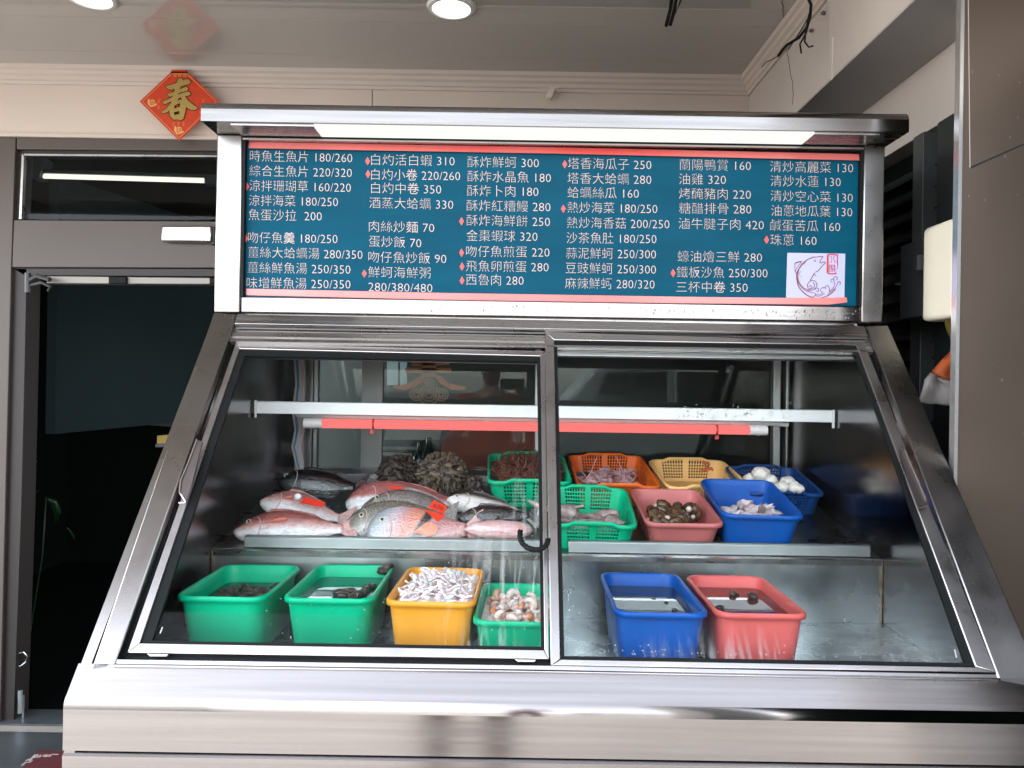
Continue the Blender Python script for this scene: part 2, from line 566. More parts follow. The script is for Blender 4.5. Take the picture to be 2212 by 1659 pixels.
mb = MB(); mb.prism([P(340, 941, 4.3), P(362, 940, 4.3), P(361, 958, 4.3), P(339, 958, 4.3)], (0, 0.08, 0))
mb.prism([P(336, 959, 4.29), P(368, 958, 4.29), P(368, 965, 4.29), P(336, 966, 4.29)], (0, 0.1, 0), 1)
tag(mb.build('counter_box', [mat('yellow_card', (0.55, 0.36, 0.09, 1), 0.5), mat('grey_card', (0.14, 0.14, 0.14, 1), 0.5)]),
    'small yellow box on a grey tray in the dark doorway', 'box')
mb = MB(); mb.box((-1.75, 4.2, 0.66), (-1.2, 4.5, P(350, 966, 4.29).z - 0.003))
tag(mb.build('till_stand', DARKW), 'dark stand under the yellow box in the doorway', 'stand')
# plant leaves in the dark
pl = MB()
for k, (a, b, c, d) in enumerate([((100, 1075), (116, 1084), (124, 1105), (122, 1128)), ((52, 1010), (62, 1004), (72, 1000), (82, 996)),
                                   ((62, 1072), (70, 1066), (78, 1062), (84, 1058)), ((145, 1140), (152, 1148), (158, 1158), (162, 1166))]):
    pts = [P(u, v, 3.75 + 0.03 * i) for i, (u, v) in enumerate((a, b, c, d))]
    ww = [0.006, 0.016, 0.018, 0.004] if k == 0 else [0.002, 0.005, 0.005, 0.001]
    pl.tube(pts, ww, 6)
pl.tube([P(100, 1075, 3.75), P(92, 1200, 3.80), P(60, 1400, 3.84), P(40, 1560, 3.86)], 0.003, 6)
tag(pl.build('house_plant', mat('leaf_green', (0.004, 0.035, 0.008, 1), 0.4)), 'green arching leaf of a plant in the dark doorway', 'plant')
# lamp in the transom
la = empty('tube_lamp', P(260, 395, 3.9), 'lit fluorescent tube lamp behind the transom glass', 'lamp')
mb = MB()
mb.tube([P(84, 380, 3.9), P(440, 390, 3.9)], 0.0125, 12)
mb.build('tube', emat('tube_light', (1, 0.95, 0.80, 1), 1.6), la)
mb = MB()
mb.prism([P(88, 365, 3.88), P(470, 377, 3.88), P(470, 384, 3.88), P(86, 373, 3.88)], (0, 0.12, 0))
mb.prism([P(64, 340, 3.86), P(97, 341, 3.86), P(82, 386, 3.86), P(64, 384, 3.86)], (0, 0.08, 0))
mb.prism([P(441, 382, 3.87), P(470, 383, 3.87), P(470, 398, 3.87), P(441, 397, 3.87)], (0, 0.06, 0))
mb.build('housing', mat('lamp_housing', (0.05, 0.07, 0.07, 1), 0.5), la, bevel=0.003)
mb = MB(); vs = mb.blob(P(222, 462, 4.6), (0.062, 0.062, 0.028), 2)
tag(mb.build('ceiling_globe', emat('warm_glow', (0.32, 0.17, 0.04, 1), 0.8)), 'dim amber globe lamp behind the transom glass', 'lamp')
# metal box on the transom bar
mb = MB()
plate(mb, SF, [(348, 487), (457, 487), (457, 523), (347, 521)], 0.045, 0.045)
eb = empty('light_box', SF.hit(402, 505), 'brushed silver box fixed on the transom bar beside the counter post', 'light box')
mb.build('casing', ALU, eb, bevel=0.008)
mb = MB(); plate(mb, SF, [(455, 488), (463, 489), (463, 526), (455, 527)], 0.03, 0.03); mb.build('end_cap', GUN, eb)

# beam, soffit and lower wall on the right
bm_ = empty('ceiling_beam', (1.1, 2.4, 2.6), 'boxed grey beam with cracked plaster running over the right end of the counter', 'beam')
mb = MB()
mb.box((1.012, 0.80, 2.50), (1.245, YW + 0.2, CEILZ + 0.3))
mb.build('beam_body', BEAMM, bm_)
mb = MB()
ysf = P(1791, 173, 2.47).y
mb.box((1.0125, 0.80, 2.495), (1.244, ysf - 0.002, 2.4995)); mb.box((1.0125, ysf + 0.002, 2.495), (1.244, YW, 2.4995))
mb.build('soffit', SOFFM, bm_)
mb = MB()
prof = [(0.0, 0.0), (0.0, -0.072), (-0.010, -0.072), (-0.012, -0.060), (-0.020, -0.056), (-0.022, -0.042), (-0.034, -0.034),
        (-0.036, -0.022), (-0.048, -0.016), (-0.050, 0.0)]
mb.prism([(1.012 + a, 0.9, CEILZ + b) for a, b in prof], (0, YW - 0.9, 0))
mb.build('cornice', CORN, bm_, smooth=30)
BF = Pl((1.012, 0, 0), (-1, 0, 0))
mb = MB()
def crack(mb, plane, px, wd=0.0012, jag=1.6):
    pts = []
    for (a, b), (c, d) in zip(px[:-1], px[1:]):
        n = max(2, int(math.hypot(c - a, d - b) / 6))
        for i in range(n):
            t = i / n
            pts.append((a + (c - a) * t + random.uniform(-jag, jag), b + (d - b) * t))
    pts.append(px[-1])
    mb.tube([plane.hit(u, v, 0.0006) for u, v in pts], wd, 4)
crack(mb, BF, [(1698, 100), (1704, 130), (1713, 185), (1712, 226)])
mb.build('crack', mat('crack_dark', (0.05, 0.045, 0.04, 1), 0.8), bm_)
mb = MB()
for (u, v) in ((1777, 28), (1751, 66)):
    mb.tube([BF.hit(u, v), BF.hit(u, v, 0.012)], 0.006, 8)
    mb.tube([BF.hit(u - 4, v), BF.hit(u + 5, v + 1)], 0.002, 5)
mb.build('screw_plug', mat('screw_grey', (0.12, 0.11, 0.1, 1), 0.5), bm_)
mb = MB()
plate(mb, BF, [(1797, 80), (1799, 80), (1797, 172), (1795, 172)], 0.002, 0.003)
mb.build('joint_strip', mat('filler', (0.62, 0.55, 0.5, 1), 0.6), bm_)
rw = empty('side_wall', (1.3, 2.4, 0), 'grey plastered side wall over a dark slatted opening, right of the counter', 'wall')
mb = MB()
zl = 2.285
mb.box((1.245, 0.80, zl), (1.40, YW + 0.2, 2.494)); mb.build('upper_wall', BEAMM, rw)
mb = MB()
mb.box((1.32, 1.0, 0), (1.38, YW + 0.2, zl)); mb.build('back_panel', DARKW, rw)
mb = MB()
for k in range(30):
    z = 0.3 + k * 0.065
    mb.prism([(1.27, 1.9, z), (1.275, 1.9, z - 0.006), (1.32, 1.9, z + 0.035), (1.315, 1.9, z + 0.041)], (0, 1.4, 0))
mb.build('louvre', mat('black_louvre', (0.016, 0.018, 0.018, 1), 0.5), rw)
mb = MB()
def upright(u0, u1, X, th=0.05, mi=0):
    a = Pl((X, 0, 0), (-1, 0, 0))
    y1, y0 = a.hit(u0, 600).y, a.hit(u1, 600).y
    mb.box((X, y0, 0), (X + th, y1, zl), mi)
upright(1968, 1990, 1.235)
upright(2020, 2064, 1.235, 0.06, 1)
mb.build('upright', [mat('grey_post', (0.10, 0.11, 0.11, 1), 0.4, 0.4, var=0.2), mat('grey_post_dark', (0.035, 0.042, 0.043, 1), 0.4, 0.3)], rw, bevel=0.002)
mb = MB()
mb.prism([P(1932, 614, 2.5), P(1972, 606, 2.42), P(1972, 614, 2.42)], (0.01, 0.02, 0.0))
mb.build('paper_scrap', WHITEP, rw)

# clad pillar at the right
pr = empty('clad_pillar', (1.5, 1.85, 0), 'taupe metal clad pillar filling the right edge, joint lines in its sheets', 'pillar')
YP = 1.70
mb = MB(); mb.prism([(0.992, YP, 0), (2.3, YP, 0), (2.3, 2.02, 0), (1.22, YP + 0.06, 0), (0.992, YP + 0.016, 0)], (0, 0, CEILZ + 0.3)); mb.build('cladding', PILLM, pr, bevel=0.002)
PP = Pl((0, YP, 0), (0, -1, 0))
mb = MB(); mb.box((0.984, YP - 0.004, 0), (0.992, YP + 0.016, CEILZ + 0.2)); mb.build('edge_strip', mat('bright_strip', (0.7, 0.7, 0.7, 1), 0.25, 0.9), pr)
mb = MB()
plate(mb, PP, [(2096, 360), (2212, 310), (2300, 272), (2300, 275), (2212, 313), (2098, 364)], 0.001, 0.002)
mb.build('cut_line', BLACK, pr)
mb = MB()
plate(mb, PP, [(2091, -40), (2092.3, -40), (2096.3, 362), (2095, 362)], 0.0012, 0.002)
mb.build('joint_line', mat('joint_pale', (0.42, 0.38, 0.35, 1), 0.4), pr)

mb = MB()
rp2 = random.Random(5)
for k in range(12):
    u, v = rp2.uniform(2085, 2212), rp2.uniform(150, 1050)
    ln = rp2.uniform(1, 7)
    ribbon(mb, [PP.hit(u, v, .0012), PP.hit(u + rp2.uniform(-1, 1), v + ln, .0012)], rp2.uniform(.0004, .0009))
o = mb.build('scratches', bpy.data.materials['joint_pale'], pr); o['kind'] = 'stuff'
# cream box and hanging cloths between counter and pillar
mb = MB()
X0, X1 = P(2026, 600, 1.97).x, P(2026, 600, 1.97).x + 0.09
c0, c1 = P(2030, 480, 1.97), P(2030, 690, 1.97)
mb.box((X0, 1.90, c1.z), (X1 + 0.04, 2.05, c0.z))
db = empty('cream_dispenser', (X0 + 0.05, 1.97, c1.z), 'cream plastic box mounted on the dark post beside the clad pillar', 'dispenser')
mb.build('cover', mat('cream_plastic', (0.80, 0.74, 0.60, 1), 0.35), db, bevel=0.014, seg=3)
mb = MB(); mb.box((X0 - 0.01, 2.052, c1.z + 0.14), (X0 + 0.02, 2.065, c1.z + 0.18)); mb.box((X0 + 0.02, 2.05, c1.z + 0.02), (X1, 2.2, c0.z - 0.02)); mb.build('bracket', GUN, db)
mb = MB()
plate(mb, Pl((0, 1.95, 0), (0, -1, 0)), [(2050, 690), (2066, 690), (2064, 735), (2052, 706)], 0, 0.02)
tag(mb.build('yellow_tag', mat('dull_yellow', (0.08, 0.06, 0.01, 1), 0.6)), 'dull yellow strip hanging under the cream box', 'strip')

def cloth(name, outline, Y, m, label, cat, amp=0.012):
    """hanging cloth: outline as rows of (left, right) points"""
    b = MB()
    rows = []
    for (l, r_) in outline:
        row = []
        for i in range(9):
            t = i / 8
            u = l[0] + (r_[0] - l[0]) * t
            v = l[1] + (r_[1] - l[1]) * t
            row.append(b.b.verts.new(P(u, v, Y + amp * math.sin(t * 9 + v * 0.05))))
        rows.append(row)
    for a, c in zip(rows[:-1], rows[1:]):
        for i in range(8):
            b.b.faces.new((a[i], a[i + 1], c[i + 1], c[i]))
    o = b.build(name, m, smooth=80)
    s = o.modifiers.new('thickness', 'SOLIDIFY'); s.thickness = 0.004
    return tag(o, label, cat)
cloth('orange_cloth', [((2052, 760), (2090, 745)), ((2035, 778), (2090, 778)), ((2014, 803), (2090, 805)), ((2030, 815), (2090, 822)), ((2058, 824), (2090, 826))],
      1.93, mat('orange_cloth', (0.36, 0.07, 0.012, 1), 0.7), 'orange cloth bundle hanging beside the clad pillar', 'cloth')
cloth('grey_cloth', [((2012, 806), (2030, 818)), ((1998, 822), (2062, 828)), ((1990, 845), (2090, 850)), ((1981, 868), (2090, 870)), ((2010, 874), (2090, 876))],
      1.90, mat('grey_cloth', (0.22, 0.205, 0.19, 1), 0.8, var=0.15, vscale=20), 'crumpled grey cloth hanging below the orange cloth', 'cloth')

# ceiling downlights, wires, hook
def downlight(u, v, label):
    c = CEIL.hit(u, v)
    e = empty('downlight', c, label, 'ceiling light', 'round downlights in the ceiling')
    b = MB()
    n = 32
    for (r0, r1, z0, z1, mi) in ((0.070, 0.082, -0.012, -0.010, 0), (0.082, 0.088, -0.010, 0.0, 0), (0.066, 0.070, 0.010, -0.012, 0)):
        for k in range(n):
            a0, a1 = 2 * math.pi * k / n, 2 * math.pi * (k + 1) / n
            b.poly([c + Vector((r0 * math.cos(a0), r0 * math.sin(a0), z0)), c + Vector((r1 * math.cos(a0), r1 * math.sin(a0), z1)),
                    c + Vector((r1 * math.cos(a1), r1 * math.sin(a1), z1)), c + Vector((r0 * math.cos(a1), r0 * math.sin(a1), z0))])
    b.build('trim_ring', WHITEP, e, smooth=40)
    b = MB()
    b.poly([c + Vector((0.067 * math.cos(2 * math.pi * k / n), 0.067 * math.sin(2 * math.pi * k / n), -0.006)) for k in range(n)])
    b.build('diffuser', emat('downlight_glow', (1, 0.98, 0.94, 1), 3.0), e)
downlight(975, 14, 'round lit downlight near the middle of the ceiling edge')
downlight(196, -8, 'round lit downlight cut by the picture top above the red diamond sign')
mb = MB()
for (pts, r) in (([(1455, -30), (1448, 20), (1439, 56)], 0.006), ([(1464, -30), (1457, 20), (1448, 54)], 0.006), ([(1475, -20), (1466, 12), (1455, 38)], 0.0015), ([(1480, -20), (1468, 10), (1457, 30)], 0.0015)):
    ps = [CEIL.hit(*pts[0])] + [P(u, v, CEIL.hit(*pts[0]).y - 0.01 * i) for i, (u, v) in enumerate(pts[1:], 1)]
    mb.tube(ps, r, 6)
tag(mb.build('cable_ends', RUB, smooth=60), 'pair of black cable ends hanging straight from the ceiling', 'cable')
mb = MB()
for pts, r in (([(1738, -20), (1752, 10), (1750, 35), (1743, 60), (1725, 82), (1700, 97), (1690, 108), (1681, 121)], 0.005),
               ([(1752, 12), (1748, 40), (1742, 70), (1728, 95), (1731, 115)], 0.003), ([(1748, 30), (1741, 65), (1738, 90), (1747, 102), (1756, 99)], 0.003),
               ([(1681, 121), (1667, 129), (1655, 134), (1645, 146)], 0.0015), ([(1745, 40), (1720, 82), (1702, 108)], 0.0018)):
    mb.tube([P(u, v, 2.50) for u, v in pts], r, 6)
tag(mb.build('loose_wires', RUB, smooth=60), 'loose black wires dangling at the beam corner of the ceiling', 'cable')
mb = MB()
crack(mb, CEIL, [(1689, 0), (1695, 45), (1698, 72)])
tag(mb.build('ceiling_crack', bpy.data.materials['crack_dark']), 'thin dark crack running across the ceiling to the beam', 'crack')
hk = MB()
plate(hk, WALL, [(1183, 180), (1206, 178), (1208, 190), (1186, 193)], 0.02, 0.02)
plate(hk, WALL, [(1186, 193), (1200, 191), (1192, 212), (1178, 208)], 0.045, 0.03)
tag(hk.build('wall_bracket', mat('bracket_white', (0.72, 0.64, 0.57, 1), 0.4), bevel=0.003), 'small white bracket on the cream wall above the counter canopy', 'bracket')

# ------------------------------------------------------------------ spring diamond sign
sg = empty('spring_sign', WALL.hit(387, 225), 'red diamond paper sign with gold spring character on the cream wall', 'sign')
def SGp(x, y, front):   # zoomed reading of the sign -> point on the wall
    return WALL.hit((330 + x * 0.12658) / 1.15732, (160 + y * 0.12658) / 1.15732, front)
PAPER = mat('red_paper', rgb(205, 62, 20), 0.45, var=0.12, vscale=40)
GOLD = mat('gold_glitter', rgb(196, 168, 96), 0.5, 0.4, col2=rgb(140, 112, 50), vscale=260)
INK = mat('sign_ink', rgb(45, 20, 18), 0.5)
GOLDL = mat('gold_line', rgb(228, 170, 110), 0.45, 0.2)
mb = MB()
dia = [(150, 740), (780, 150), (1090, 150), (1720, 740), (930, 1515)]
mb.prism([SGp(x, y, 0.066) for x, y in dia], (0, 0.003, 0))
mb.prism([SGp(x, y, 0.066) for x, y in [(750, 180), (800, 110), (1060, 118), (1120, 180)]], (0, 0.006, -0.0))
mb.build('paper', PAPER, sg)
mb = MB()
inner = [(205, 740), (790, 190), (1080, 190), (1665, 740), (930, 1465)]
ribbon(mb, [SGp(x, y, 0.0672) for x, y in inner], 0.0022, closed=True)
for (cx_, cy_) in ((400, 760), (925, 1300)):
    ribbon(mb, [SGp(cx_ + 55 * math.cos(t * 0.52), cy_ - 10 + 42 * math.sin(t * 0.52), 0.0672) for t in range(12)], 0.003, closed=True)
    ribbon(mb, [SGp(cx_ + 24 * math.cos(t * 0.52), cy_ - 18 + 20 * math.sin(t * 0.52), 0.0673) for t in range(12)], 0.003, closed=True)
    ribbon(mb, [SGp(x, y, 0.0672) for x, y in ((cx_ - 70, cy_ - 70), (cx_ - 75, cy_ + 20), (cx_ - 30, cy_ + 75), (cx_ + 30, cy_ + 60), (cx_ + 92, cy_ + 30))], 0.0075)
for r_ in range(9):
    for c_ in range(13):
        x, y = 330 + c_ * 98, 400 + r_ * 112
        dx = abs(x - 930) / 640 + abs(y - 800) / 600
        if dx > 0.86 or (540 < x < 1320 and 240 < y < 1140):
            continue
        for q in range(3):
            ribbon(mb, [SGp(x - 22, y - 26 + q * 24, 0.0672), SGp(x + 22, y - 26 + q * 24, 0.0672)], 0.0008)
        ribbon(mb, [SGp(x + (8 if (r_ + c_) % 2 else -8), y - 38, 0.0672), SGp(x, y + 34, 0.0672)], 0.0008)
for x in (850, 940, 1040):
    ribbon(mb, [SGp(x + 26 * math.cos(t * 0.9), 220 + 24 * math.sin(t * 0.9), 0.0672) for t in range(7)], 0.0022, closed=True)
mb.build('gold_lines', GOLDL, sg)
# the character, brushed: each stroke a polygon
STR = [
 [(660, 430), (760, 415), (880, 370), (1010, 310), (1110, 295), (1165, 345), (1130, 400), (1020, 425), (900, 470), (800, 510), (710, 500)],
 [(885, 340), (930, 275), (995, 285), (1000, 340), (960, 450), (930, 560), (880, 660), (790, 640), (830, 560), (860, 450)],
 [(690, 590), (800, 560), (930, 500), (1060, 450), (1110, 480), (1090, 530), (980, 560), (850, 610), (740, 650)],
 [(590, 745), (700, 700), (850, 620), (1000, 570), (1110, 540), (1160, 570), (1140, 620), (1000, 650), (880, 690), (750, 750), (640, 800)],
 [(860, 610), (960, 620), (900, 720), (800, 850), (700, 950), (640, 975), (560, 955), (660, 890), (740, 800), (810, 700)],
 [(950, 620), (1040, 625), (1110, 720), (1210, 800), (1310, 870), (1250, 910), (1150, 905), (1060, 850), (990, 740)],
 [(790, 790), (850, 740), (960, 700), (1010, 720), (1000, 790), (900, 790), (830, 830)],
 [(730, 900), (790, 790), (840, 800), (830, 950), (840, 1060), (900, 1100), (830, 1105), (750, 1030), (735, 950)],
 [(940, 700), (1010, 710), (1070, 840), (1050, 960), (1020, 1080), (960, 1120), (900, 1090), (925, 1000), (945, 850)],
 [(800, 890), (950, 840), (960, 900), (930, 930), (810, 960)],
 [(790, 1010), (930, 990), (960, 1050), (920, 1095), (820, 1100)],
]
def grow(poly, d):
    c = Vector((sum(p[0] for p in poly) / len(poly), sum(p[1] for p in poly) / len(poly)))
    out = []
    n = len(poly)
    area = sum(poly[i][0] * poly[(i + 1) % n][1] - poly[(i + 1) % n][0] * poly[i][1] for i in range(n))
    sg_ = 1 if area > 0 else -1
    for i in range(n):
        a, b, e = Vector(poly[i - 1]), Vector(poly[i]), Vector(poly[(i + 1) % n])
        n1 = Vector(((b - a).y, -(b - a).x)).normalized(); n2 = Vector(((e - b).y, -(e - b).x)).normalized()
        q = n1 + n2
        q = q.normalized() if q.length > 1e-6 else n1
        out.append(tuple(b + q * d * sg_))
    return out
def strokes(mb, d, front, conv):
    for i, s_ in enumerate(STR):
        p = [conv(x, y, front + i * 0.00012) for x, y in (grow(s_, d) if d else s_)]
        f = mb.poly(p)
        bmesh.ops.triangulate(mb.b, faces=[f])
mb = MB(); strokes(mb, 14, 0.0676, SGp); mb.build('character_outline', INK, sg)
mb = MB(); strokes(mb, -2, 0.0694, SGp); mb.build('character', GOLD, sg)

# ------------------------------------------------------------------ display counter
dc = empty('display_counter', (0.09, 1.35, 0), 'large stainless steel seafood display counter with sloping glass and menu canopy', 'display counter')

def yz(mb, prof, x0, x1, mi=0):
    return mb.prism([(x0, y, z) for y, z in prof], (x1 - x0, 0, 0), mi)

def sl(dist):            # point on the slope, dist metres up from the ridge
    d = Vector((0, YM - YR, ZT - ZR)).normalized()
    return YR + d.y * dist, ZR + d.z * dist
SL = math.hypot(YM - YR, ZT - ZR)
ZS = P(1100, 1640, YR).z                 # seam under the front apron
# apron: vertical front, rounded ridge, slope up to the window
yw, zw = sl(0.0705)
rid = []
for k in range(7):
    t = k / 6
    a0, a1 = Vector((YR + 0.0, ZR - 0.011)), Vector(sl(0.011))
    c = Vector((YR, ZR))
    q = a0.lerp(c, t).lerp(c.lerp(a1, t), t)
    rid.append((q.x, q.y))
ap = MB()
yz(ap, [(YR, ZS + 0.003)] + rid + [(yw, zw), (yw + 0.02, zw - 0.05), (YR + 0.05, ZR - 0.06), (YR + 0.03, ZS + 0.003)], XL, XR)
for f in ap.b.faces:
    f.smooth = min(e.calc_length() for e in f.edges) < 0.012
apo = ap.build('front_apron', APRON, dc)
ap = MB()
yz(ap, [(YR - 0.001, 0.12), (YR - 0.001, ZS - 0.006), (YR + 0.004, ZS - 0.002), (YR + 0.03, ZS - 0.002), (YR + 0.03, 0.12)], XL, XR)
ap.build('lower_front', APRON, dc)
ap = MB(); ap.box((XL + 0.03, YR + 0.05, 0.0), (XR - 0.03, 2.5, 0.12)); ap.build('plinth', GUN, dc)
# side panels
sp = MB()
prof = [(YR + 0.003, 0.12), (YR + 0.003, ZR - 0.012), (YR + 0.012, ZR + 0.004), (YM - 0.004, ZT - 0.012), (YM + 0.03, ZT), (YM + 0.03, 2.17), (2.62, 2.17), (2.62, 0.12)]
for x0, x1 in ((XL + 0.001, XL + 0.02), (XR - 0.02, XR - 0.001)):
    yz(sp, prof, x0, x1)
sp.build('side_panel', STEELV, dc)
# inner linings of the case
li = MB()
xi0, xi1 = XL + 0.055, XR - 0.055
prof = [(YR + 0.06, 0.90), (YR + 0.085, ZR - 0.02), (YM + 0.0, ZT - 0.04), (YM + 0.03, ZT + 0.0), (2.55, ZT), (2.55, 0.90)]
yz(li, prof, XL + 0.022, xi0); yz(li, prof, xi1, XR - 0.022)
li.build('side_lining', STEELD, dc)
dk = MB()
dz = lambda y: DECK0.z + DECKS * (y - DECK0.y)
yz(dk, [(1.865, 1.07), (1.865, 1.0855), (2.55, dz(2.55)), (2.55, dz(2.55) - 0.016)], xi0 + 0.001, xi1 - 0.001)
deck = dk.build('upper_deck', mat('deck_steel', (0.30, 0.31, 0.31, 1), 0.32, 1.0, var=0.35, vscale=9, rvar=0.1), dc)
dk = MB(); dk.box((xi0 + 0.001, 1.8705, TRAYZ), (xi1 - 0.001, 1.885, 1.0785)); dk.build('riser', STEELI, dc)
dk = MB(); dk.box((xi0 + 0.001, 1.42, TRAYZ - 0.02), (xi1 - 0.001, 1.8695, TRAYZ)); dk.build('tray_floor', mat('tray_steel', (0.42, 0.44, 0.44, 1), 0.28, 1.0, var=0.35, vscale=9, rvar=0.10, bump=0.02, bscale=22), dc)
dk = MB()
dk.box((xi0 + 0.001, 1.862, 1.0825), (xi1 - 0.001, 1.872, 1.0875)); dk.build('deck_edge', STEELB, dc)
for u0, u1 in ((526, 1180), (1226, 1868)):
    l = MB()
    a, b = DECK.hit(u0, 1186), DECK.hit(u1, 1186 + (u1 - u0) * 0.014)
    yl = 1.873
    l.box((a.x, yl, 1.089), (b.x, yl + 0.004, 1.1155))
    l.box((a.x, yl, 1.1155), (b.x, yl + 0.016, 1.1185))
    l.build('deck_lip', mat('lip_steel', (0.46, 0.50, 0.50, 1), 0.42, 1.0, var=0.2, vscale=7), dc, bevel=0.002)
# corner seams of the riser
sm = MB()
for x in (xi0 + 0.002, xi1 - 0.004):
    sm.box((x, 1.864, TRAYZ), (x + 0.003, 1.8705, 1.083))
sm.build('corner_weld', mat('weld', (0.45, 0.42, 0.36, 1), 0.4, 0.8, col2=(0.25, 0.12, 0.04, 1), vscale=30), dc)
# case roof, inner header, back frame and sliding back glass
rf = MB()
rf.box((xi0, YM + 0.035, ZT - 0.006), (xi1, 2.55, ZT + 0.02)); rf.build('case_roof', STEELD, dc)
YB = 2.53
BK = Pl((0, YB, 0), (0, -1, 0))
bf = MB()
plate(bf, BK, [(661, 700), (678, 700), (672, 1035), (655, 1035)], 0.0, 0.03)
plate(bf, BK, [(680, 700), (689, 700), (683, 1035), (674, 1035)], 0.006, 0.03)
plate(bf, BK, [(1672, 700), (1688, 700), (1685, 1035), (1669, 1035)], 0.0, 0.03)
plate(bf, BK, [(1699, 700), (1716, 700), (1713, 1035), (1696, 1035)], 0.0, 0.03)
plate(bf, BK, [(1157, 700), (1170, 700), (1167, 1035), (1154, 1035)], 0.0, 0.03)
bf.build('back_frame', mat('back_alu', (0.38, 0.39, 0.39, 1), 0.35, 0.9, var=0.2), dc, bevel=0.002)
bf = MB()
plate(bf, BK, [(784, 700), (829, 700), (823, 1035), (778, 1035)], -0.02, 0.02)
bf.build('door_stile', mat('stile_grey', (0.20, 0.205, 0.20, 1), 0.4, 0.4, var=0.25, vscale=6), dc)
bf = MB()
bf.box((xi0, YB + 0.035, 1.15), (xi1, YB + 0.041, ZT - 0.006)); bf.build('back_glass', GLASSB, dc)
bf = MB()
bf.box((xi0, YB - 0.02, dz(2.5) + 0.002), (xi1, YB + 0.03, dz(2.5) + 0.02)); bf.build('back_track', STEELD, dc)

# sloping window: outer frame
fr = MB()
plate(fr, SLOPE, [(462, 675), (511, 678), (505, 700), (246, 1440), (196, 1449)], 0.0, 0.03)
plate(fr, SLOPE, [(1871, 704), (1918, 702), (2262, 1492), (2160, 1473)], 0.0, 0.03)
fr.build('window_surround', STEELV, dc, bevel=0.003)
fr = MB()
plate(fr, SLOPE, [(512, 678), (1869, 704), (1874, 722), (506, 699)], 0.0, 0.03)
fr.build('top_strip', STEEL, dc, bevel=0.002)
fr = MB()
# groove rails of the top track
for (a, b, c, d, f_) in ((699.5, 722, 702.5, 725, 0.004), (703, 725.5, 716, 739, -0.012), (717, 740, 726, 749, -0.008), (727, 750, 733, 756, -0.012), (733.5, 756.5, 737, 760, 0.0)):
    plate(fr, SLOPE, [(508 - (a - 699) * 0.3, a), (1873 + (a - 699) * 0.35, b), (1873 + (c - 699) * 0.35, d), (508 - (c - 699) * 0.3, c)], f_, 0.012)
fr.build('top_track', ALU, dc)
fr = MB()
plate(fr, SLOPE, [(505, 702), (1880, 726), (1893, 762), (490, 742)], -0.024, 0.004)
plate(fr, SLOPE, [(272, 1408), (2140, 1440), (2150, 1466), (250, 1436)], -0.022, 0.006)
plate(fr, SLOPE, [(504, 703), (512, 703), (276, 1412), (251, 1430)], -0.020, 0.004)
plate(fr, SLOPE, [(1866, 722), (1874, 722), (2158, 1464), (2146, 1464)], -0.020, 0.004)
fr.build('track_shadow_gap', RUB, dc)
fr = MB()
plate(fr, SLOPE, [(250, 1423), (1200, 1437), (2152, 1456), (2157, 1466), (1200, 1448), (245, 1434)], -0.003, 0.02)
plate(fr, SLOPE, [(245, 1434.5), (1200, 1448.5), (2157, 1466.5), (2158, 1471), (1200, 1453), (243, 1440)], 0.005, 0.02)
fr.build('bottom_track', ALU, dc, bevel=0.0015)
fr = MB()
for x, y in ((340, 1412), (1135, 1424)):
    plate(fr, SLOPE, [(x - 24, y - 1), (x + 24, y), (x + 20, y + 6), (x - 16, y + 6)], -0.004, 0.008)
fr.build('roller_guide', ALU, dc, bevel=0.001)

def sash(name, out, inn, gas, front, glass, gm):
    """out / inn / gas: outline quads TL TR BR BL of the outer edge, inner metal edge and glass edge"""
    s = MB()
    names = [(0, 1), (1, 2), (2, 3), (3, 0)]
    for i, j in names:
        pts = [out[i], out[j], inn[j], inn[i]]
        plate(s, SLOPE, pts, front, 0.016)
    so_ = s.build(name, ALU, dc, bevel=0.002)
    s = MB()
    for i, j in names:
        plate(s, SLOPE, [inn[i], inn[j], gas[j], gas[i]], front - 0.004, 0.008)
    s.build('gasket', RUB, so_)
    # pane with its own local axes (x along, y up the slope)
    q = [SLOPE.hit(u, v, front - 0.007) for u, v in inn]
    o0 = q[3]
    ex = Vector((1, 0, 0)); ey = Vector((0, YM - YR, ZT - ZR)).normalized(); ez = ex.cross(ey)
    M = Matrix((ex, ey, ez)).transposed().to_4x4(); M.translation = o0
    Mi = M.inverted()
    s = MB()
    s.prism([Mi @ p for p in q], (0, 0, -0.005))
    g = s.build('glass_pane', glass)
    g.matrix_world = M
    g.parent = so_
    return so_, g
LO = [(509, 741), (1178, 758), (1186, 1424), (274, 1410)]
LI = [(517, 753), (1167, 769), (1176, 1403), (302, 1388)]
LG = [(528, 768), (1160, 781), (1169, 1397), (328, 1384)]
s1, g1 = sash('sliding_window', LO, LI, LG, -0.010, GLASSL, None)
RO = [(1177, 716), (1866, 738), (2152, 1452), (1190, 1437)]
RI = [(1197, 735), (1846, 743), (2110, 1440), (1211, 1424)]
RG = [(1203, 745), (1852, 757), (2086, 1432), (1219, 1417)]
RI = [(1197, 734), (1850, 745), (2108, 1440), (1211, 1423)]
RG = [(1204, 744), (1846, 756), (2086, 1432), (1219, 1417)]
s2, g2 = sash('sliding_window', RO, RI, RG, 0.0, GLASSR, None)
# bright inner edges of the panes
hd = MB()
plate(hd, SLOPE, [(524, 768), (1168, 781), (1168, 785), (522, 772)], -0.022, 0.006)
plate(hd, SLOPE, [(1198, 746), (1850, 757), (1856, 769), (1198, 758)], -0.020, 0.006)
plate(hd, SLOPE, [(1198, 758.5), (1856, 769.5), (1861, 778), (1198, 767)], -0.016, 0.008)
hd.build('inner_header', mat('header_alu', (0.42, 0.42, 0.41, 1), 0.32, 1.0, var=0.2, vscale=5), dc, bevel=0.002)
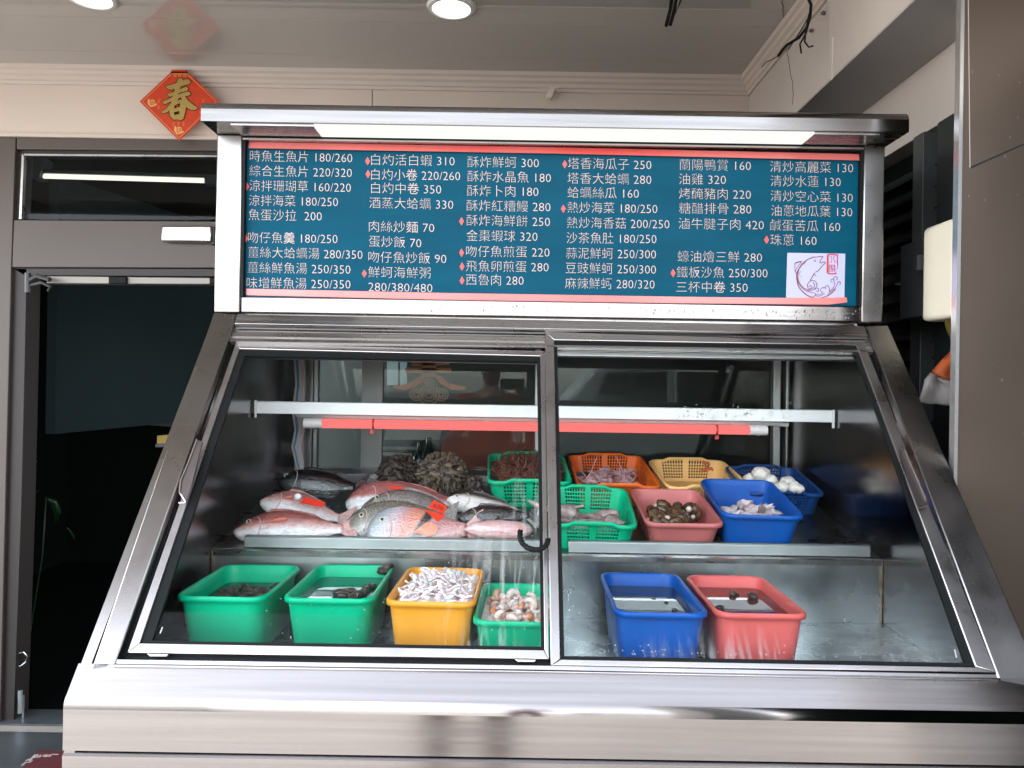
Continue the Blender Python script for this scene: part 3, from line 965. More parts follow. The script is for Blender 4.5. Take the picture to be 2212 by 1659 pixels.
# recessed pulls
def pull(parent, px, fr_, lip):
    s = MB(); plate(s, SLOPE, px, fr_, 0.004)
    h = s.build('pull_plate', mat('pull_steel', (0.30, 0.27, 0.27, 1), 0.3, 1.0), parent)
    s = MB(); s.tube([SLOPE.hit(u, v, fr_ + 0.002) for u, v in lip], 0.0022, 6)
    s.build('pull_rim', STEELB, h, smooth=60)
pull(s1, [(425, 950), (437, 954), (414, 1047), (401, 1085), (388, 1064), (390, 1040)], 0.012, [(425, 950), (408, 996), (390, 1040), (388, 1064), (402, 1086), (386, 1086)])
pull(s2, [(1947, 972), (1955, 972), (2000, 1082), (2001, 1095), (1984, 1098), (1945, 985)], 0.012, [(1953, 972), (1999, 1078), (2001, 1092), (1983, 1098)])
# black rope loop
rp = MB()
lp = [(1124, 1147), (1124, 1162), (1130, 1175), (1142, 1184), (1158, 1188), (1172, 1185), (1181, 1176), (1184, 1166)]
N = 40
cp = []
for i in range(N + 1):
    t = i / N * (len(lp) - 1)
    k = min(int(t), len(lp) - 2); f_ = t - k
    p = [Vector(lp[max(0, min(len(lp) - 1, k + q))]) for q in (-1, 0, 1, 2)]
    uv = 0.5 * ((2 * p[1]) + (-p[0] + p[2]) * f_ + (2 * p[0] - 5 * p[1] + 4 * p[2] - p[3]) * f_ ** 2 + (-p[0] + 3 * p[1] - 3 * p[2] + p[3]) * f_ ** 3)
    cp.append(SLOPE.hit(uv.x, uv.y, 0.016 + 0.012 * math.sin(math.pi * i / N)))
for ph in (0, 2.09, 4.19):
    pts = []
    for i, c in enumerate(cp):
        d = (cp[min(i + 1, N)] - cp[max(i - 1, 0)]).normalized()
        a = d.orthogonal().normalized(); b = d.cross(a)
        an = ph + i * 0.75
        pts.append(c + (a * math.cos(an) + b * math.sin(an)) * 0.0028)
    rp.tube(pts, 0.0034, 6)
rp.build('rope_pull', RUB, s1, smooth=60)

# hanging bar, pipe and red tube lamp
YBAR = 2.155
br = MB()
a = P(554, 867, YBAR); b = P(554, 893, YBAR); c = P(1800, 887, YBAR)
br.box((xi0 + 0.001, YBAR, b.z), (xi1 - 0.001, YBAR + 0.004, a.z))
br.box((xi0 + 0.001, YBAR + 0.004, a.z - 0.004), (xi1 - 0.001, YBAR + 0.05, a.z))
br.box((a.x - 0.003, YBAR - 0.008, b.z - 0.012), (a.x + 0.002, YBAR, a.z + 0.004))
br.box((c.x - 0.004, YBAR - 0.008, b.z - 0.016), (c.x + 0.002, YBAR, a.z + 0.002))
br.build('hanging_bar', mat('white_bar', (0.90, 0.88, 0.87, 1), 0.4, var=0.08, vscale=14), dc, bevel=0.0015)
rl = empty('red_lamp', P(1160, 920, 2.17)); rl.parent = dc; rl.matrix_parent_inverse = dc.matrix_basis.inverted()
br = MB()
za = P(1106, 921, 2.17).z
xa, xb = P(697, 914, 2.17).x, P(1618, 930, 2.17).x
br.tube([(xa, 2.17, za), (xb, 2.17, za)], 0.0132, 16)
br.build('red_tube', emat('red_tube_glow', (1.0, 0.20, 0.19, 1), 1.12), rl, smooth=60)
br = MB()
for x0, x1, r in ((xa - 0.052, xa, 0.0145), (xb, xb + 0.05, 0.0145), (xa - 0.03, xa - 0.022, 0.0155), (xb + 0.022, xb + 0.03, 0.0155)):
    br.tube([(x0, 2.17, za), (x1, 2.17, za)], r, 16)
br.build('end_cap', mat('cap_plastic', (0.62, 0.56, 0.54, 1), 0.4), rl, smooth=40)
br = MB()
for u in (805, 1545):
    x = P(u, 920, 2.17).x
    br.tube([(x, 2.17, za), (x + 0.006, 2.17, za)], 0.0142, 16)
    br.box((x - 0.004, 2.153, za - 0.026), (x + 0.006, 2.160, za - 0.016))
br.build('clip', mat('clip_red', rgb(190, 50, 45), 0.4), rl)
br = MB()
zp = P(1106, 905, 2.2).z
br.tube([(P(640, 900, 2.2).x, 2.2, zp + 0.004), (P(680, 905, 2.2).x, 2.2, zp), (P(1680, 905, 2.2).x, 2.2, zp), (P(1702, 905, 2.2).x, 2.2, zp - 0.004)], 0.0085, 10)
for u in (905, 1055, 1290, 1585):
    x = P(u, 905, 2.2).x
    br.tube([(x - 0.01, 2.2, zp), (x + 0.01, 2.2, zp)], 0.0105, 10)
br.build('drip_pipe', mat('pvc_grey', (0.55, 0.55, 0.55, 1), 0.4), dc, smooth=50)
# cables on the left back post
cb = MB()
for k in range(5):
    o_ = k * 5
    cb.tube([P(636 + o_, 770, 2.46), P(640 + o_ * 0.9, 830, 2.46), P(633 + o_, 890, 2.46), P(638 + o_ * 0.9, 930, 2.46), P(632 + o_ * 0.8, 965, 2.45), P(640 + o_ * 0.7, 1000, 2.45), P(648 + o_ * 0.4, 1022, 2.45)],
            0.0042, 6, mi=(1 if k == 1 else 0))
cb.prism([P(640, 770, 2.475), P(660, 770, 2.475), P(656, 1022, 2.475), P(636, 1022, 2.475)], (0, 0.008, 0), 2)
cb.build('wiring', [mat('pale_cable', (0.50, 0.45, 0.46, 1), 0.5), mat('blue_cable', (0.06, 0.20, 0.32, 1), 0.5), mat('cable_sleeve', (0.40, 0.30, 0.31, 1), 0.6)], dc, smooth=50)

# upper menu section
up = MB()
XI0 = P(521, 480, YM).x; XI1 = P(1864, 500, YM).x
zc = P(470, 262, 1.90).z
up.box((XL, YM, ZT - 0.001), (XI0, 2.10, zc)); up.build('post', STEELV, dc, bevel=0.004)
up = MB(); up.box((XI1, YM, ZT - 0.001), (XR, 2.10, zc)); up.build('post', STEELV, dc, bevel=0.004)
up = MB(); up.box((XL + 0.02, 2.10, ZT + 0.03), (XR - 0.02, 2.60, zc)); up.build('sign_box', STEELV, dc)
zr0, zr1 = P(1190, 651, YM).z, ZT + 0.001
up = MB(); up.box((XI0 + 0.001, YM + 0.004, zr1), (XI1 - 0.001, 2.09, zr0)); up.build('lower_rail', STEEL, dc, bevel=0.003)
# canopy
up = MB()
ztop = P(1200, 229, 1.90).z
xa_, xb_ = P(434, 240, 1.90).x, P(1964, 262, 1.90).x
zcb = P(1200, 273, 1.90).z
pr_ = [(1.90, zcb), (1.90, ztop - 0.02), (1.903, ztop - 0.010), (1.910, ztop - 0.003), (1.922, ztop), (2.72, ztop), (2.72, zcb), (1.94, zcb + 0.0), (1.94, zcb + 0.004), (1.92, zcb + 0.004), (1.92, zcb)]
yz(up, [(1.90, zcb), (1.90, ztop - 0.02), (1.903, ztop - 0.010), (1.910, ztop - 0.003), (1.922, ztop), (2.72, ztop), (2.72, zcb)], xa_, xb_)
for f in up.b.faces: f.smooth = min(e.calc_length() for e in f.edges) < 0.02
up.build('canopy', CANO, dc)
# tube light under canopy
ul = empty('canopy_lamp', (0.1, 1.95, zcb - 0.006)); ul.parent = dc; ul.matrix_parent_inverse = dc.matrix_basis.inverted()
up = MB()
ul0, ul1 = P(682, 272, 1.93).x, P(1752, 292, 1.93).x
up.box((ul0, 1.908, zcb - 0.006), (ul1, 1.992, zcb - 0.0005)); up.build('diffuser', emat('canopy_glow', (1.0, 0.98, 0.92, 1), 1.05), ul)
up = MB()
up.box((XI0 + 0.002, 1.91, zcb - 0.006), (ul0 - 0.001, 1.99, zcb - 0.0005)); up.box((ul1 + 0.001, 1.91, zcb - 0.006), (XI1 - 0.002, 1.99, zcb - 0.0005))
up.build('lamp_housing', STEEL, ul)
# menu panel in its dark recess
YMP = 2.018
MP = Pl((0, YMP, 0), (0, -1, 0))
up = MB(); up.box((XI0, 2.032, zr0 - 0.02), (XI1, 2.045, zcb)); up.build('recess', BLACK, dc)
up = MB()
zq = lambda v: P(1106, v, 2.004).z
up.box((XI0 + 0.001, 2.000, zq(308)), (XI1 - 0.001, 2.016, zcb - 0.0006), 0)  # black strip paints the shadow at the top of the recess
up.box((XI0 + 0.001, 1.998, zq(312)), (XI1 - 0.001, 2.016, zq(308.3)), 1)
up.box((XI0 + 0.0005, 2.001, zr0), (XI0 + 0.007, 2.0315, zcb - 0.001), 0)
up.box((XI1 - 0.007, 2.001, zr0), (XI1 - 0.0005, 2.0315, zcb - 0.001), 0)
up.build('sign_rail', [RUB, ALU], dc)
mn = MB()
PAN = [(528.5, 308), (1859.5, 334), (1853, 661), (521.5, 641)]
plate(mn, MP, PAN, 0, 0.012)
menu = mn.build('menu_board', TEAL, dc)
mn = MB()
plate(mn, MP, [(527.5, 306), (529.6, 306), (522.6, 637), (520.5, 637)], 0.001, 0.013)
plate(mn, MP, [(1858.6, 334), (1860.6, 334), (1854.2, 659), (1852.2, 659)], 0.001, 0.013)
mn.build('panel_edge', WHITEP, menu)
mn = MB()
for (u0, v0, u1, v1) in ((538, 306.5, 1200, 318), (1200.01, 318, 1858, 333)):
    a, b, c, d = MP.hit(u0, v0, .002), MP.hit(u1, v1, .002), MP.hit(u1, v1 + 13.5, .0075), MP.hit(u0 - 1, v0 + 13.5, .0075)
    mn.prism([a, b, c, d], (0, .0015, 0))
mn.build('red_tape', REDT, menu)
mn = MB()
plate(mn, MP, [(532, 623.5), (940, 632.5), (1469, 641), (1700, 643.5), (1829, 642.5), (1830, 653), (1790, 658), (1469, 655), (940, 647), (532, 637.5)], 0.003, 0.002)
mn.build('red_tape', REDT, menu)

LINES = [
('時魚生魚片 180/260', 540, 337, 761, 341), ('綜合生魚片 220/320', 539, 369, 760, 373), ('涼拌珊瑚草 160/220', 539, 401, 758, 405),
('涼拌海菜 180/250', 538, 433, 730, 436), ('魚蛋沙拉  200', 537, 464, 695, 467), ('吻仔魚羹 180/250', 536, 513, 729, 516),
('薑絲大蛤蠣湯 280/350', 536, 545, 783, 550), ('薑絲鮮魚湯 250/350', 535, 578, 757, 582), ('味增鮮魚湯 250/350', 533, 611, 757, 614),
('白灼活白蝦 310', 802, 345, 982, 348), ('白灼小卷 220/260', 802, 377, 994, 380), ('白灼中卷 350', 802, 406, 953, 409),
('酒蒸大蛤蠣 330', 798, 438, 979, 442), ('肉絲炒麵 70', 797, 489, 938, 492), ('蛋炒飯 70', 797, 521, 910, 525),
('吻仔魚炒飯 90', 796, 555, 964, 559), ('鮮蚵海鮮粥', 796, 588, 930, 590), ('280/380/480', 796, 619, 934, 622),
('酥炸鮮蚵 300', 1010, 350, 1164, 352), ('酥炸水晶魚 180', 1010, 381, 1190, 384), ('酥炸卜肉 180', 1009, 412, 1163, 414),
('酥炸紅糟鰻 280', 1008, 444, 1189, 447), ('酥炸海鮮餅 250', 1008, 476, 1188, 479), ('金棗蝦球 320', 1008, 509, 1161, 511),
('吻仔魚煎蛋 220', 1007, 543, 1187, 545), ('飛魚卵煎蛋 280', 1007, 575, 1185, 577), ('西魯肉 280', 1007, 604, 1131, 606),
('塔香海瓜子 250', 1227, 353, 1407, 356), ('塔香大蛤蠣 280', 1226, 385, 1407, 388), ('蛤蠣絲瓜 160', 1226, 416, 1380, 418),
('熱炒海菜 180/250', 1226, 448, 1420, 451), ('熱炒海香菇 200/250', 1225, 481, 1446, 484), ('沙茶魚肚 180/250', 1224, 514, 1418, 516),
('蒜泥鮮蚵 250/300', 1223, 547, 1417, 549), ('豆豉鮮蚵 250/300', 1222, 579, 1417, 582), ('麻辣鮮蚵 280/320', 1221, 612, 1414, 614),
('蘭陽鴨賞 160', 1468, 356, 1622, 358), ('油雞 320', 1467, 387, 1568, 388), ('烤醃豬肉 220', 1467, 418, 1622, 420),
('糖醋排骨 280', 1467, 450, 1623, 452), ('滷牛腱子肉 420', 1466, 483, 1650, 486), ('蠔油燴三鮮 280', 1464, 554, 1646, 556),
('鐵板沙魚 250/300', 1462, 588, 1658, 590), ('三杯中卷 350', 1461, 620, 1615, 621),
('清炒高麗菜 130', 1664, 360, 1843, 363), ('清炒水蓮 130', 1665, 391, 1816, 393), ('清炒空心菜 130', 1665, 423, 1842, 427),
('油蔥地瓜葉 130', 1666, 455, 1841, 458), ('鹹蛋苦瓜 160', 1664, 486, 1815, 490), ('珠蔥 160', 1664, 518, 1764, 520)]
EM = 27.0
def ext(me): return min(v.co.x for v in me.vertices), max(v.co.x for v in me.vertices)
ADV = ext(text_mesh('魚魚'))[1] - ext(text_mesh('魚'))[1]
HEAVY = {'羹': -0.002, '麵': -0.008, '麗': -0.010, '卷': -0.006}           # glyphs whose strokes cannot be thinned as far
for body, x0, y0, x1, y1 in LINES:
    lo, hi = ext(text_mesh(body, -0.016, 2))
    runs = [(0, ''.join('\u3000' if ch in HEAVY else ch for ch in body), -0.016)]
    runs += [(k * ADV, ch, HEAVY[ch]) for k, ch in enumerate(body) if ch in HEAVY]
    tm = bmesh.new()
    for sh, tx, of in runs:
        me = text_mesh(tx, of, 2)
        for v in me.vertices: v.co.x += sh
        tm.from_mesh(me)
        bpy.data.meshes.remove(me)
    for v in tm.verts:
        t = (v.co.x - lo) / (hi - lo)
        yy = v.co.y - 0.36
        v.co = MP.hit(x0 + (x1 - x0) * t, y0 + (y1 - y0) * t - yy * EM, 0.0012)
    me = bpy.data.meshes.new('menu_line')
    tm.to_mesh(me); tm.free()
    me.materials.append(CREAM)
    o = bpy.data.objects.new('menu_line', me); COL.objects.link(o)
    o.parent = menu
    o.matrix_parent_inverse = parent_world(menu).inverted()
MARKS = [(533, 403), (531, 515), (794, 348), (795, 376), (787, 591), (997, 478), (997, 546), (998, 576), (998, 606), (1220, 355), (1217, 451), (1454, 590), (1656, 518)]
mk = MB()
for u, v in MARKS:
    mk.poly([MP.hit(u, v - 9, 0.0014), MP.hit(u - 5.2, v, 0.0014), MP.hit(u, v + 9, 0.0014), MP.hit(u + 5.2, v, 0.0014)])
mk.build('red_diamond', REDM, menu)
# emblem
eb_ = MB()
plate(eb_, MP, [(1701, 546), (1826, 548), (1824, 645), (1698, 643)], 0.0010, 0.0008)
emb = eb_.build('emblem', EMBW, menu)
def EB(x, y, f_=0.0026):
    return MP.hit((1940 + x * 0.10848) / 1.15732, (600 + y * 0.10848) / 1.15732, f_)
def smoothpts(pts, n=6):
    out = []
    m = len(pts)
    for k in range(m - 1):
        p = [Vector(pts[max(0, min(m - 1, k + q))]) for q in (-1, 0, 1, 2)]
        for i in range(n):
            f_ = i / n
            out.append(0.5 * ((2 * p[1]) + (-p[0] + p[2]) * f_ + (2 * p[0] - 5 * p[1] + 4 * p[2] - p[3]) * f_ ** 2 + (-p[0] + 3 * p[1] - 3 * p[2] + p[3]) * f_ ** 3))
    out.append(Vector(pts[-1]))
    return out
ink = MB()
CUR = [([(840, 390), (940, 392), (1065, 375), (1065, 410), (1015, 490), (1030, 530), (1090, 505), (1135, 505), (1120, 545), (1060, 600), (980, 700), (900, 745)], 14),
       ([(850, 400), (730, 450), (610, 545), (530, 660), (480, 780), (485, 930), (520, 1060), (590, 1160), (700, 1260), (830, 1320), (960, 1340), (1110, 1315), (1260, 1240), (1370, 1130)], 18),
       ([(700, 480), (600, 570), (530, 680), (505, 800), (520, 930), (570, 1030), (650, 1110), (760, 1140), (880, 1090), (885, 1020), (850, 980)], 12),
       ([(500, 830), (510, 960), (580, 1080), (690, 1160), (800, 1165), (900, 1120), (945, 1040), (910, 960), (840, 930), (770, 960), (725, 1030), (735, 1100)], 12),
       ([(740, 1090), (800, 1050), (830, 1080), (800, 1110), (740, 1130)], 10),
       ([(590, 495), (500, 510), (430, 540)], 22), ([(455, 560), (415, 590)], 14), ([(450, 620), (415, 640)], 14), ([(445, 680), (430, 710)], 12), ([(590, 500), (480, 640), (450, 700), (470, 780)], 10),
       ([(880, 760), (840, 840), (790, 930)], 16), ([(880, 770), (915, 825)], 10), ([(640, 530), (660, 560)], 10),
       ([(870, 490), (880, 455), (915, 470), (910, 500), (890, 495)], 7), ([(570, 720), (520, 800)], 8), ([(560, 820), (600, 860)], 6),
       ([(900, 1140), (930, 1110), (975, 1120), (985, 1160), (950, 1185), (925, 1170)], 10),
       ([(1080, 1210), (1030, 1170), (1050, 1110), (1120, 1100), (1150, 1130)], 11), ([(1130, 1110), (1150, 1060), (1200, 1060), (1235, 1120), (1230, 1180)], 11),
       ([(1230, 1190), (1320, 1100), (1350, 1000), (1330, 920), (1340, 860), (1390, 845), (1415, 890), (1385, 920)], 11), ([(1330, 905), (1280, 900), (1265, 950), (1300, 970)], 10),
       ([(1220, 1220), (1340, 1130), (1400, 1040), (1430, 970), (1470, 960), (1490, 1000), (1455, 1025)], 11), ([(1200, 1290), (1240, 1180)], 9),
       ([(900, 1280), (1000, 1290), (1120, 1230)], 10), ([(910, 1250), (1010, 1250), (1090, 1215)], 8), ([(850, 1300), (905, 1280), (900, 1230), (830, 1210), (700, 1170)], 10)]
UNIT = 0.10848 / 1.15732 / F * YMP
for i, (pts, wd) in enumerate(CUR):
    sp_ = smoothpts(pts)
    ribbon(ink, [EB(p.x, p.y, 0.0026 + i * 0.00004) for p in sp_], wd * UNIT)
ink.build('fish_drawing', EMBR, emb)
ink = MB()
ribbon(ink, [EB(x, y, 0.0026) for x, y in ((1195, 335), (1190, 560), (1185, 760))], 38 * UNIT)
ribbon(ink, [EB(x, y, 0.00264) for x, y in ((1190, 335), (1300, 330), (1420, 345))], 26 * UNIT)
ribbon(ink, [EB(x, y, 0.00268) for x, y in ((1420, 340), (1415, 480), (1420, 590), (1408, 690))], [26 * UNIT, 22 * UNIT, 14 * UNIT, 5 * UNIT])
ribbon(ink, [EB(x, y, 0.00272) for x, y in ((1185, 765), (1290, 780), (1400, 765))], 26 * UNIT)
SEALC = [([(1235, 380), (1280, 380), (1275, 520), (1235, 520)], 11), ([(1365, 380), (1325, 380), (1330, 440), (1370, 530)], 11),
         ([(1230, 570), (1225, 740)], 15), ([(1230, 575), (1285, 575), (1280, 650)], 14), ([(1300, 575), (1355, 575), (1362, 740)], 15), ([(1230, 610), (1280, 610)], 9), ([(1305, 610), (1355, 610)], 9), ([(1255, 650), (1330, 650)], 10),
         ([(1280, 650), (1265, 740)], 10), ([(1305, 650), (1300, 740)], 10), ([(1330, 650), (1335, 720)], 10)]
for i, (pts, wd) in enumerate(SEALC):
    ribbon(ink, [EB(x, y, 0.0028 + i * 0.00004) for x, y in pts], wd * UNIT)
ink.build('seal', SEAL, emb)

# beads of water on the lower rail and strips
dr = MB()
rnd = random.Random(3)
for i in range(260):
    t = rnd.random()
    u = 560 + 1290 * (t ** 0.7)
    v0 = 652 + (u - 520) * 0.014
    v = v0 + abs(rnd.gauss(0, 9))
    if v > v0 + 30: continue
    q = P(u, v, YM + 0.004)
    r = rnd.uniform(0.0012, 0.0026)
    dr.blob(q, (r, r * 0.7, r * rnd.uniform(1.0, 1.8)), 1)
for i in range(120):
    u = rnd.uniform(1460, 1740); v = 888 + (u - 1460) * 0.006 + rnd.gauss(4, 8)
    q = P(u, v, YBAR)
    r = rnd.uniform(0.0010, 0.0022)
    dr.blob(q, (r, r * 0.7, r * 1.2), 1)
o = dr.build('water_beads', DROP, dc); o['kind'] = 'stuff'
dr = MB()
for i in range(300):
    if rnd.random() < 0.5:
        u, v = rnd.uniform(1225, 2050), 1412 - abs(rnd.gauss(0, 9)) + 0.016 * 400
        v = 1412 + (u - 1220) * 0.016 - abs(rnd.gauss(0, 10))
    elif rnd.random() < 0.5:
        u, v = rnd.uniform(940, 1165), rnd.uniform(1150, 1395)
    elif rnd.random() < 0.4:
        u, v = 1225 + abs(rnd.gauss(0, 8)), rnd.uniform(1270, 1410)
    else:
        u, v = rnd.uniform(560, 860), rnd.uniform(1260, 1390)
    q = SLOPE.hit(u, v, -0.007 if u < 1180 else 0.0025 - 0.0085)
    r = rnd.uniform(0.0005, 0.0012)
    n_ = SLOPE.n
    vs = dr.blob(Vector((0, 0, 0)), (r, r * 1.5, r * 0.5), 1)
    M = Matrix((Vector((1, 0, 0)), SLOPE.n.cross(Vector((1, 0, 0))) , SLOPE.n)).transposed().to_4x4(); M.translation = q
    for vv in vs: vv.co = M @ vv.co
o = dr.build('glass_beads', DROP, dc); o['kind'] = 'stuff'
# maker's marks etched at the bottom corners of the panes
em = MB()
for (u, v, dx, dy) in ((346, 1368, 5, -14), (2066, 1420, -4, -18)):
    for k in range(5):
        a, b = k / 5, (k + 0.6) / 5
        ribbon(em, [SLOPE.hit(u + dx * a, v + dy * a, -0.004), SLOPE.hit(u + dx * b, v + dy * b, -0.004)], 0.0022, n=SLOPE.n)
em.build('etched_mark', WHITEP, dc)

# ------------------------------------------------------------------ large orange sticker and things behind the case
st = empty('spring_sticker', P(925, 830, 2.60), 'orange paper cut sign with cloud ornament behind the back glass', 'sign')
YS = 2.60
def SK(x, y, f_=0.0):
    return P((920 + x * 0.21700) / 1.15732, (880 + y * 0.21709) / 1.15732, YS - f_)
ORS = mat('orange_cut', (.85, .24, .09, 1), 0.5); ORN = mat('ornament_tan', (.45, .22, .13, 1), 0.5)
mb = MB()
for poly in ([(430, 180), (960, 185), (960, 240), (430, 240)], [(500, 110), (940, 110), (940, 150), (510, 160)], [(620, 90), (780, 90), (780, 290), (620, 290)],
             [(620, 270), (660, 300), (560, 400), (420, 440), (270, 410), (290, 395), (420, 375), (540, 320)], [(770, 240), (840, 280), (930, 360), (1130, 400), (1110, 440), (960, 430), (840, 370), (770, 290)]):
    mb.prism([SK(x, y) for x, y in poly], (0, 0.002, 0))
mb.build('character', ORS, st)
mb = MB()
for (cx_, cy_, r_) in ((700, 400, 95), (560, 490, 80), (840, 490, 85), (700, 500, 120), (700, 345, 55)):
    for q in (1.0, 0.66, 0.34):
        ribbon(mb, [SK(cx_ + r_ * q * math.cos(t * 0.45), cy_ + r_ * q * 0.85 * math.sin(t * 0.45), 0.001 + r_ * 1e-6) for t in range(14)], 0.004, closed=True)
mb.build('ornament', ORN, st)
# red board painting the shirt's reflection, dark bottles and pale window glimpsed behind the back glass
mb = MB()
mb.prism([P(x, y, 2.75) for x, y in ((1000, 880), (1160, 880), (1160, 1060), (940, 1060), (955, 960))], (0, 0.03, 0))
tag(mb.build('reflection_board', mat('reflection_board', (0.34, 0.045, 0.02, 1), 0.45, var=0.4, vscale=5)), 'dull red board standing in for the shirt reflection in the back glass', 'board')
for k, (u, v0, v1, wd, l) in enumerate(((905, 955, 1040, 16, 'dark round bottle left of another behind the back glass'), (925, 945, 1050, 19, 'tall dark bottle with pale cap behind the back glass'))):
    b_ = P(u, v1, 2.68); t_ = P(u, v0, 2.68)
    r_ = wd / F * 2.68
    bo = MB(); h_ = t_.z - b_.z
    bo.tube([b_ + Vector((0, 0, h_ * q)) for q in (0, 0.02, 0.6, 0.72, 0.82, 1.0)], [r_ * 0.9, r_, r_, r_ * 0.75, r_ * 0.35, r_ * 0.35], 16)
    tag(bo.build('bottle', mat('bottle_dark', (0.006, 0.02, 0.02, 1), 0.2), smooth=50), l, 'bottle', 'bottles behind the case')
mb = MB()
mb.prism([P(x, y, 3.05) for x, y in ((836, 770), (860, 770), (860, 832), (836, 832))], (0, 0.02, 0))
mb.prism([P(x, y, 3.05) for x, y in ((864, 770), (879, 770), (879, 832), (864, 832))], (0, 0.02, 0))
tag(mb.build('pale_shutter', mat('pale_blue', (0.35, 0.45, 0.48, 1), 0.5)), 'pale blue pair of panels seen high behind the back glass', 'panel')
mb = MB()
mb.prism([P(x, y, 3.0) for x, y in ((835, 905), (960, 905), (950, 950), (830, 950))], (0, 0.05, 0))
mb.prism([P(x, y, 2.98) for x, y in ((780, 963), (900, 966), (900, 972), (780, 969))], (0, 0.05, 0))
mb.prism([P(x, y, 2.98) for x, y in ((780, 975), (890, 979), (890, 986), (780, 982))], (0, 0.05, 0))
tag(mb.build('back_shelf', mat('pale_shelf', (0.22, 0.22, 0.20, 1), 0.5, var=0.4, vscale=12)), 'pale shelf edges seen low behind the back glass', 'shelf')

# ------------------------------------------------------------------ bins and baskets
def rr(wx, wy, r, z, nx, ny, nc=4):
    """rounded rectangle loop, starting at the front left, going round counter clockwise"""
    pts = []
    def side(a, b, n):
        ww = [(1.9 if (n > 20 and i % 2) else 1.0) for i in range(n)]
        if n > 20:
            ww[0] = ww[1] = ww[-1] = ww[-2] = 1.4
        acc = 0.0
        for i in range(n):
            pts.append(a.lerp(b, acc / sum(ww))); acc += ww[i]
    hx, hy = wx / 2, wy / 2
    c = [(-hx + r, -hy + r, 180), (hx - r, -hy + r, 270), (hx - r, hy - r, 0), (-hx + r, hy - r, 90)]
    for k, (cx_, cy_, a0) in enumerate(c):
        for i in range(nc):
            a = R(a0 + 90 * i / nc)
            pts.append(Vector((cx_ + r * math.cos(a), cy_ + r * math.sin(a), z)))
        nxt = c[(k + 1) % 4]
        a = Vector((cx_ + r * math.cos(R(a0 + 90)), cy_ + r * math.sin(R(a0 + 90)), z))
        b = Vector((nxt[0] + r * math.cos(R(nxt[2])), nxt[1] + r * math.sin(R(nxt[2])), z))
        side(a, b, nx if k % 2 == 0 else ny)
    return pts
BINS = {}
def bin_(name, key, plane, up, fl, fr, brr, bl, h, m, label, holes=False, taper=0.86, group='plastic seafood bins'):
    rp_ = Pl(plane.p + plane.n * h, plane.n)
    q = [rp_.hit(*p) for p in (fl, fr, brr, bl)]
    c = (q[0] + q[1] + q[2] + q[3]) / 4
    wx = ((q[1] - q[0]).length + (q[2] - q[3]).length) / 2
    wy = ((q[3] - q[0]).length + (q[2] - q[1]).length) / 2
    ex = ((q[1] - q[0]).normalized() + (q[2] - q[3]).normalized()).normalized()
    ez = plane.n
    ex = (ex - ez * ex.dot(ez)).normalized()
    ey = ez.cross(ex)
    wx -= 0.004; wy -= 0.004
    M = Matrix((ex, ey, ez)).transposed().to_4x4()
    M.translation = c - ez * (h - 0.0025)
    b = MB()
    lip = 0.008
    bx, by = wx - 2 * lip, wy - 2 * lip
    r = 0.026
    nx, ny = (41, 41) if holes else (6, 6)
    rows = []
    zs = []
    nr = 15 if holes else 6
    hh = h - 0.0025
    wz = [1.0] * nr
    if holes:
        wz = [(1.8 if j % 2 else 1.0) for j in range(nr)]; wz[0] = wz[1] = wz[-1] = .9
    for j in range(nr + 1):
        t = sum(wz[:j]) / sum(wz)
        k = taper + (1 - taper) * t
        rows.append(rr(bx * k, by * k, r, hh * t, nx, ny))
    lips = [(bx + 0.004, by + 0.004, hh + 0.002), (bx + lip * 1.3, by + lip * 1.3, hh + 0.003), (bx + 2 * lip, by + 2 * lip, hh), (bx + 2 * lip, by + 2 * lip, hh - 0.009)]
    nl0 = len(rows)
    for (a, d, z) in lips:
        rows.append(rr(a, d, r + lip * 0.6, z, nx, ny))
    if holes:      # raised middle of front and back rims
        for row in rows[nr - 1:]:
            for v in row:
                s = abs(v.x) / (bx / 2)
                sy = abs(v.y) / (by / 2)
                if sy > 0.8:
                    v.z += 0.0075 * max(0, min(1, (0.62 - s) / 0.15))
    V = [[b.b.verts.new(p) for p in row] for row in rows]
    n = len(V[0])
    sidei = []
    for k in range(4):
        sidei += [(-1, 0)] * 4 + [(k, i) for i in range(nx if k % 2 == 0 else ny)]
    for j in range(len(V) - 1):
        for i in range(n):
            k, ii = sidei[i]
            if holes and j < nr and k >= 0:
                if ii % 2 == 1 and j % 2 == 1 and 2 < j < nr - 1 and ii not in (19, 21) and 2 < ii < nx - 3:
                    continue
            f = b.b.faces.new((V[j][i], V[j][(i + 1) % n], V[j + 1][(i + 1) % n], V[j + 1][i]))
            f.smooth = True
    f = b.b.faces.new(V[0][::-1])
    o = b.build(name, m)
    o.data.set_sharp_from_angle(angle=R(60))
    o.matrix_world = M
    s = o.modifiers.new('wall', 'SOLIDIFY'); s.thickness = 0.0022; s.offset = 1
    tag(o, label, 'basket' if holes else 'bin', group)
    BINS[key] = (M, bx, by, hh, taper)
    return o

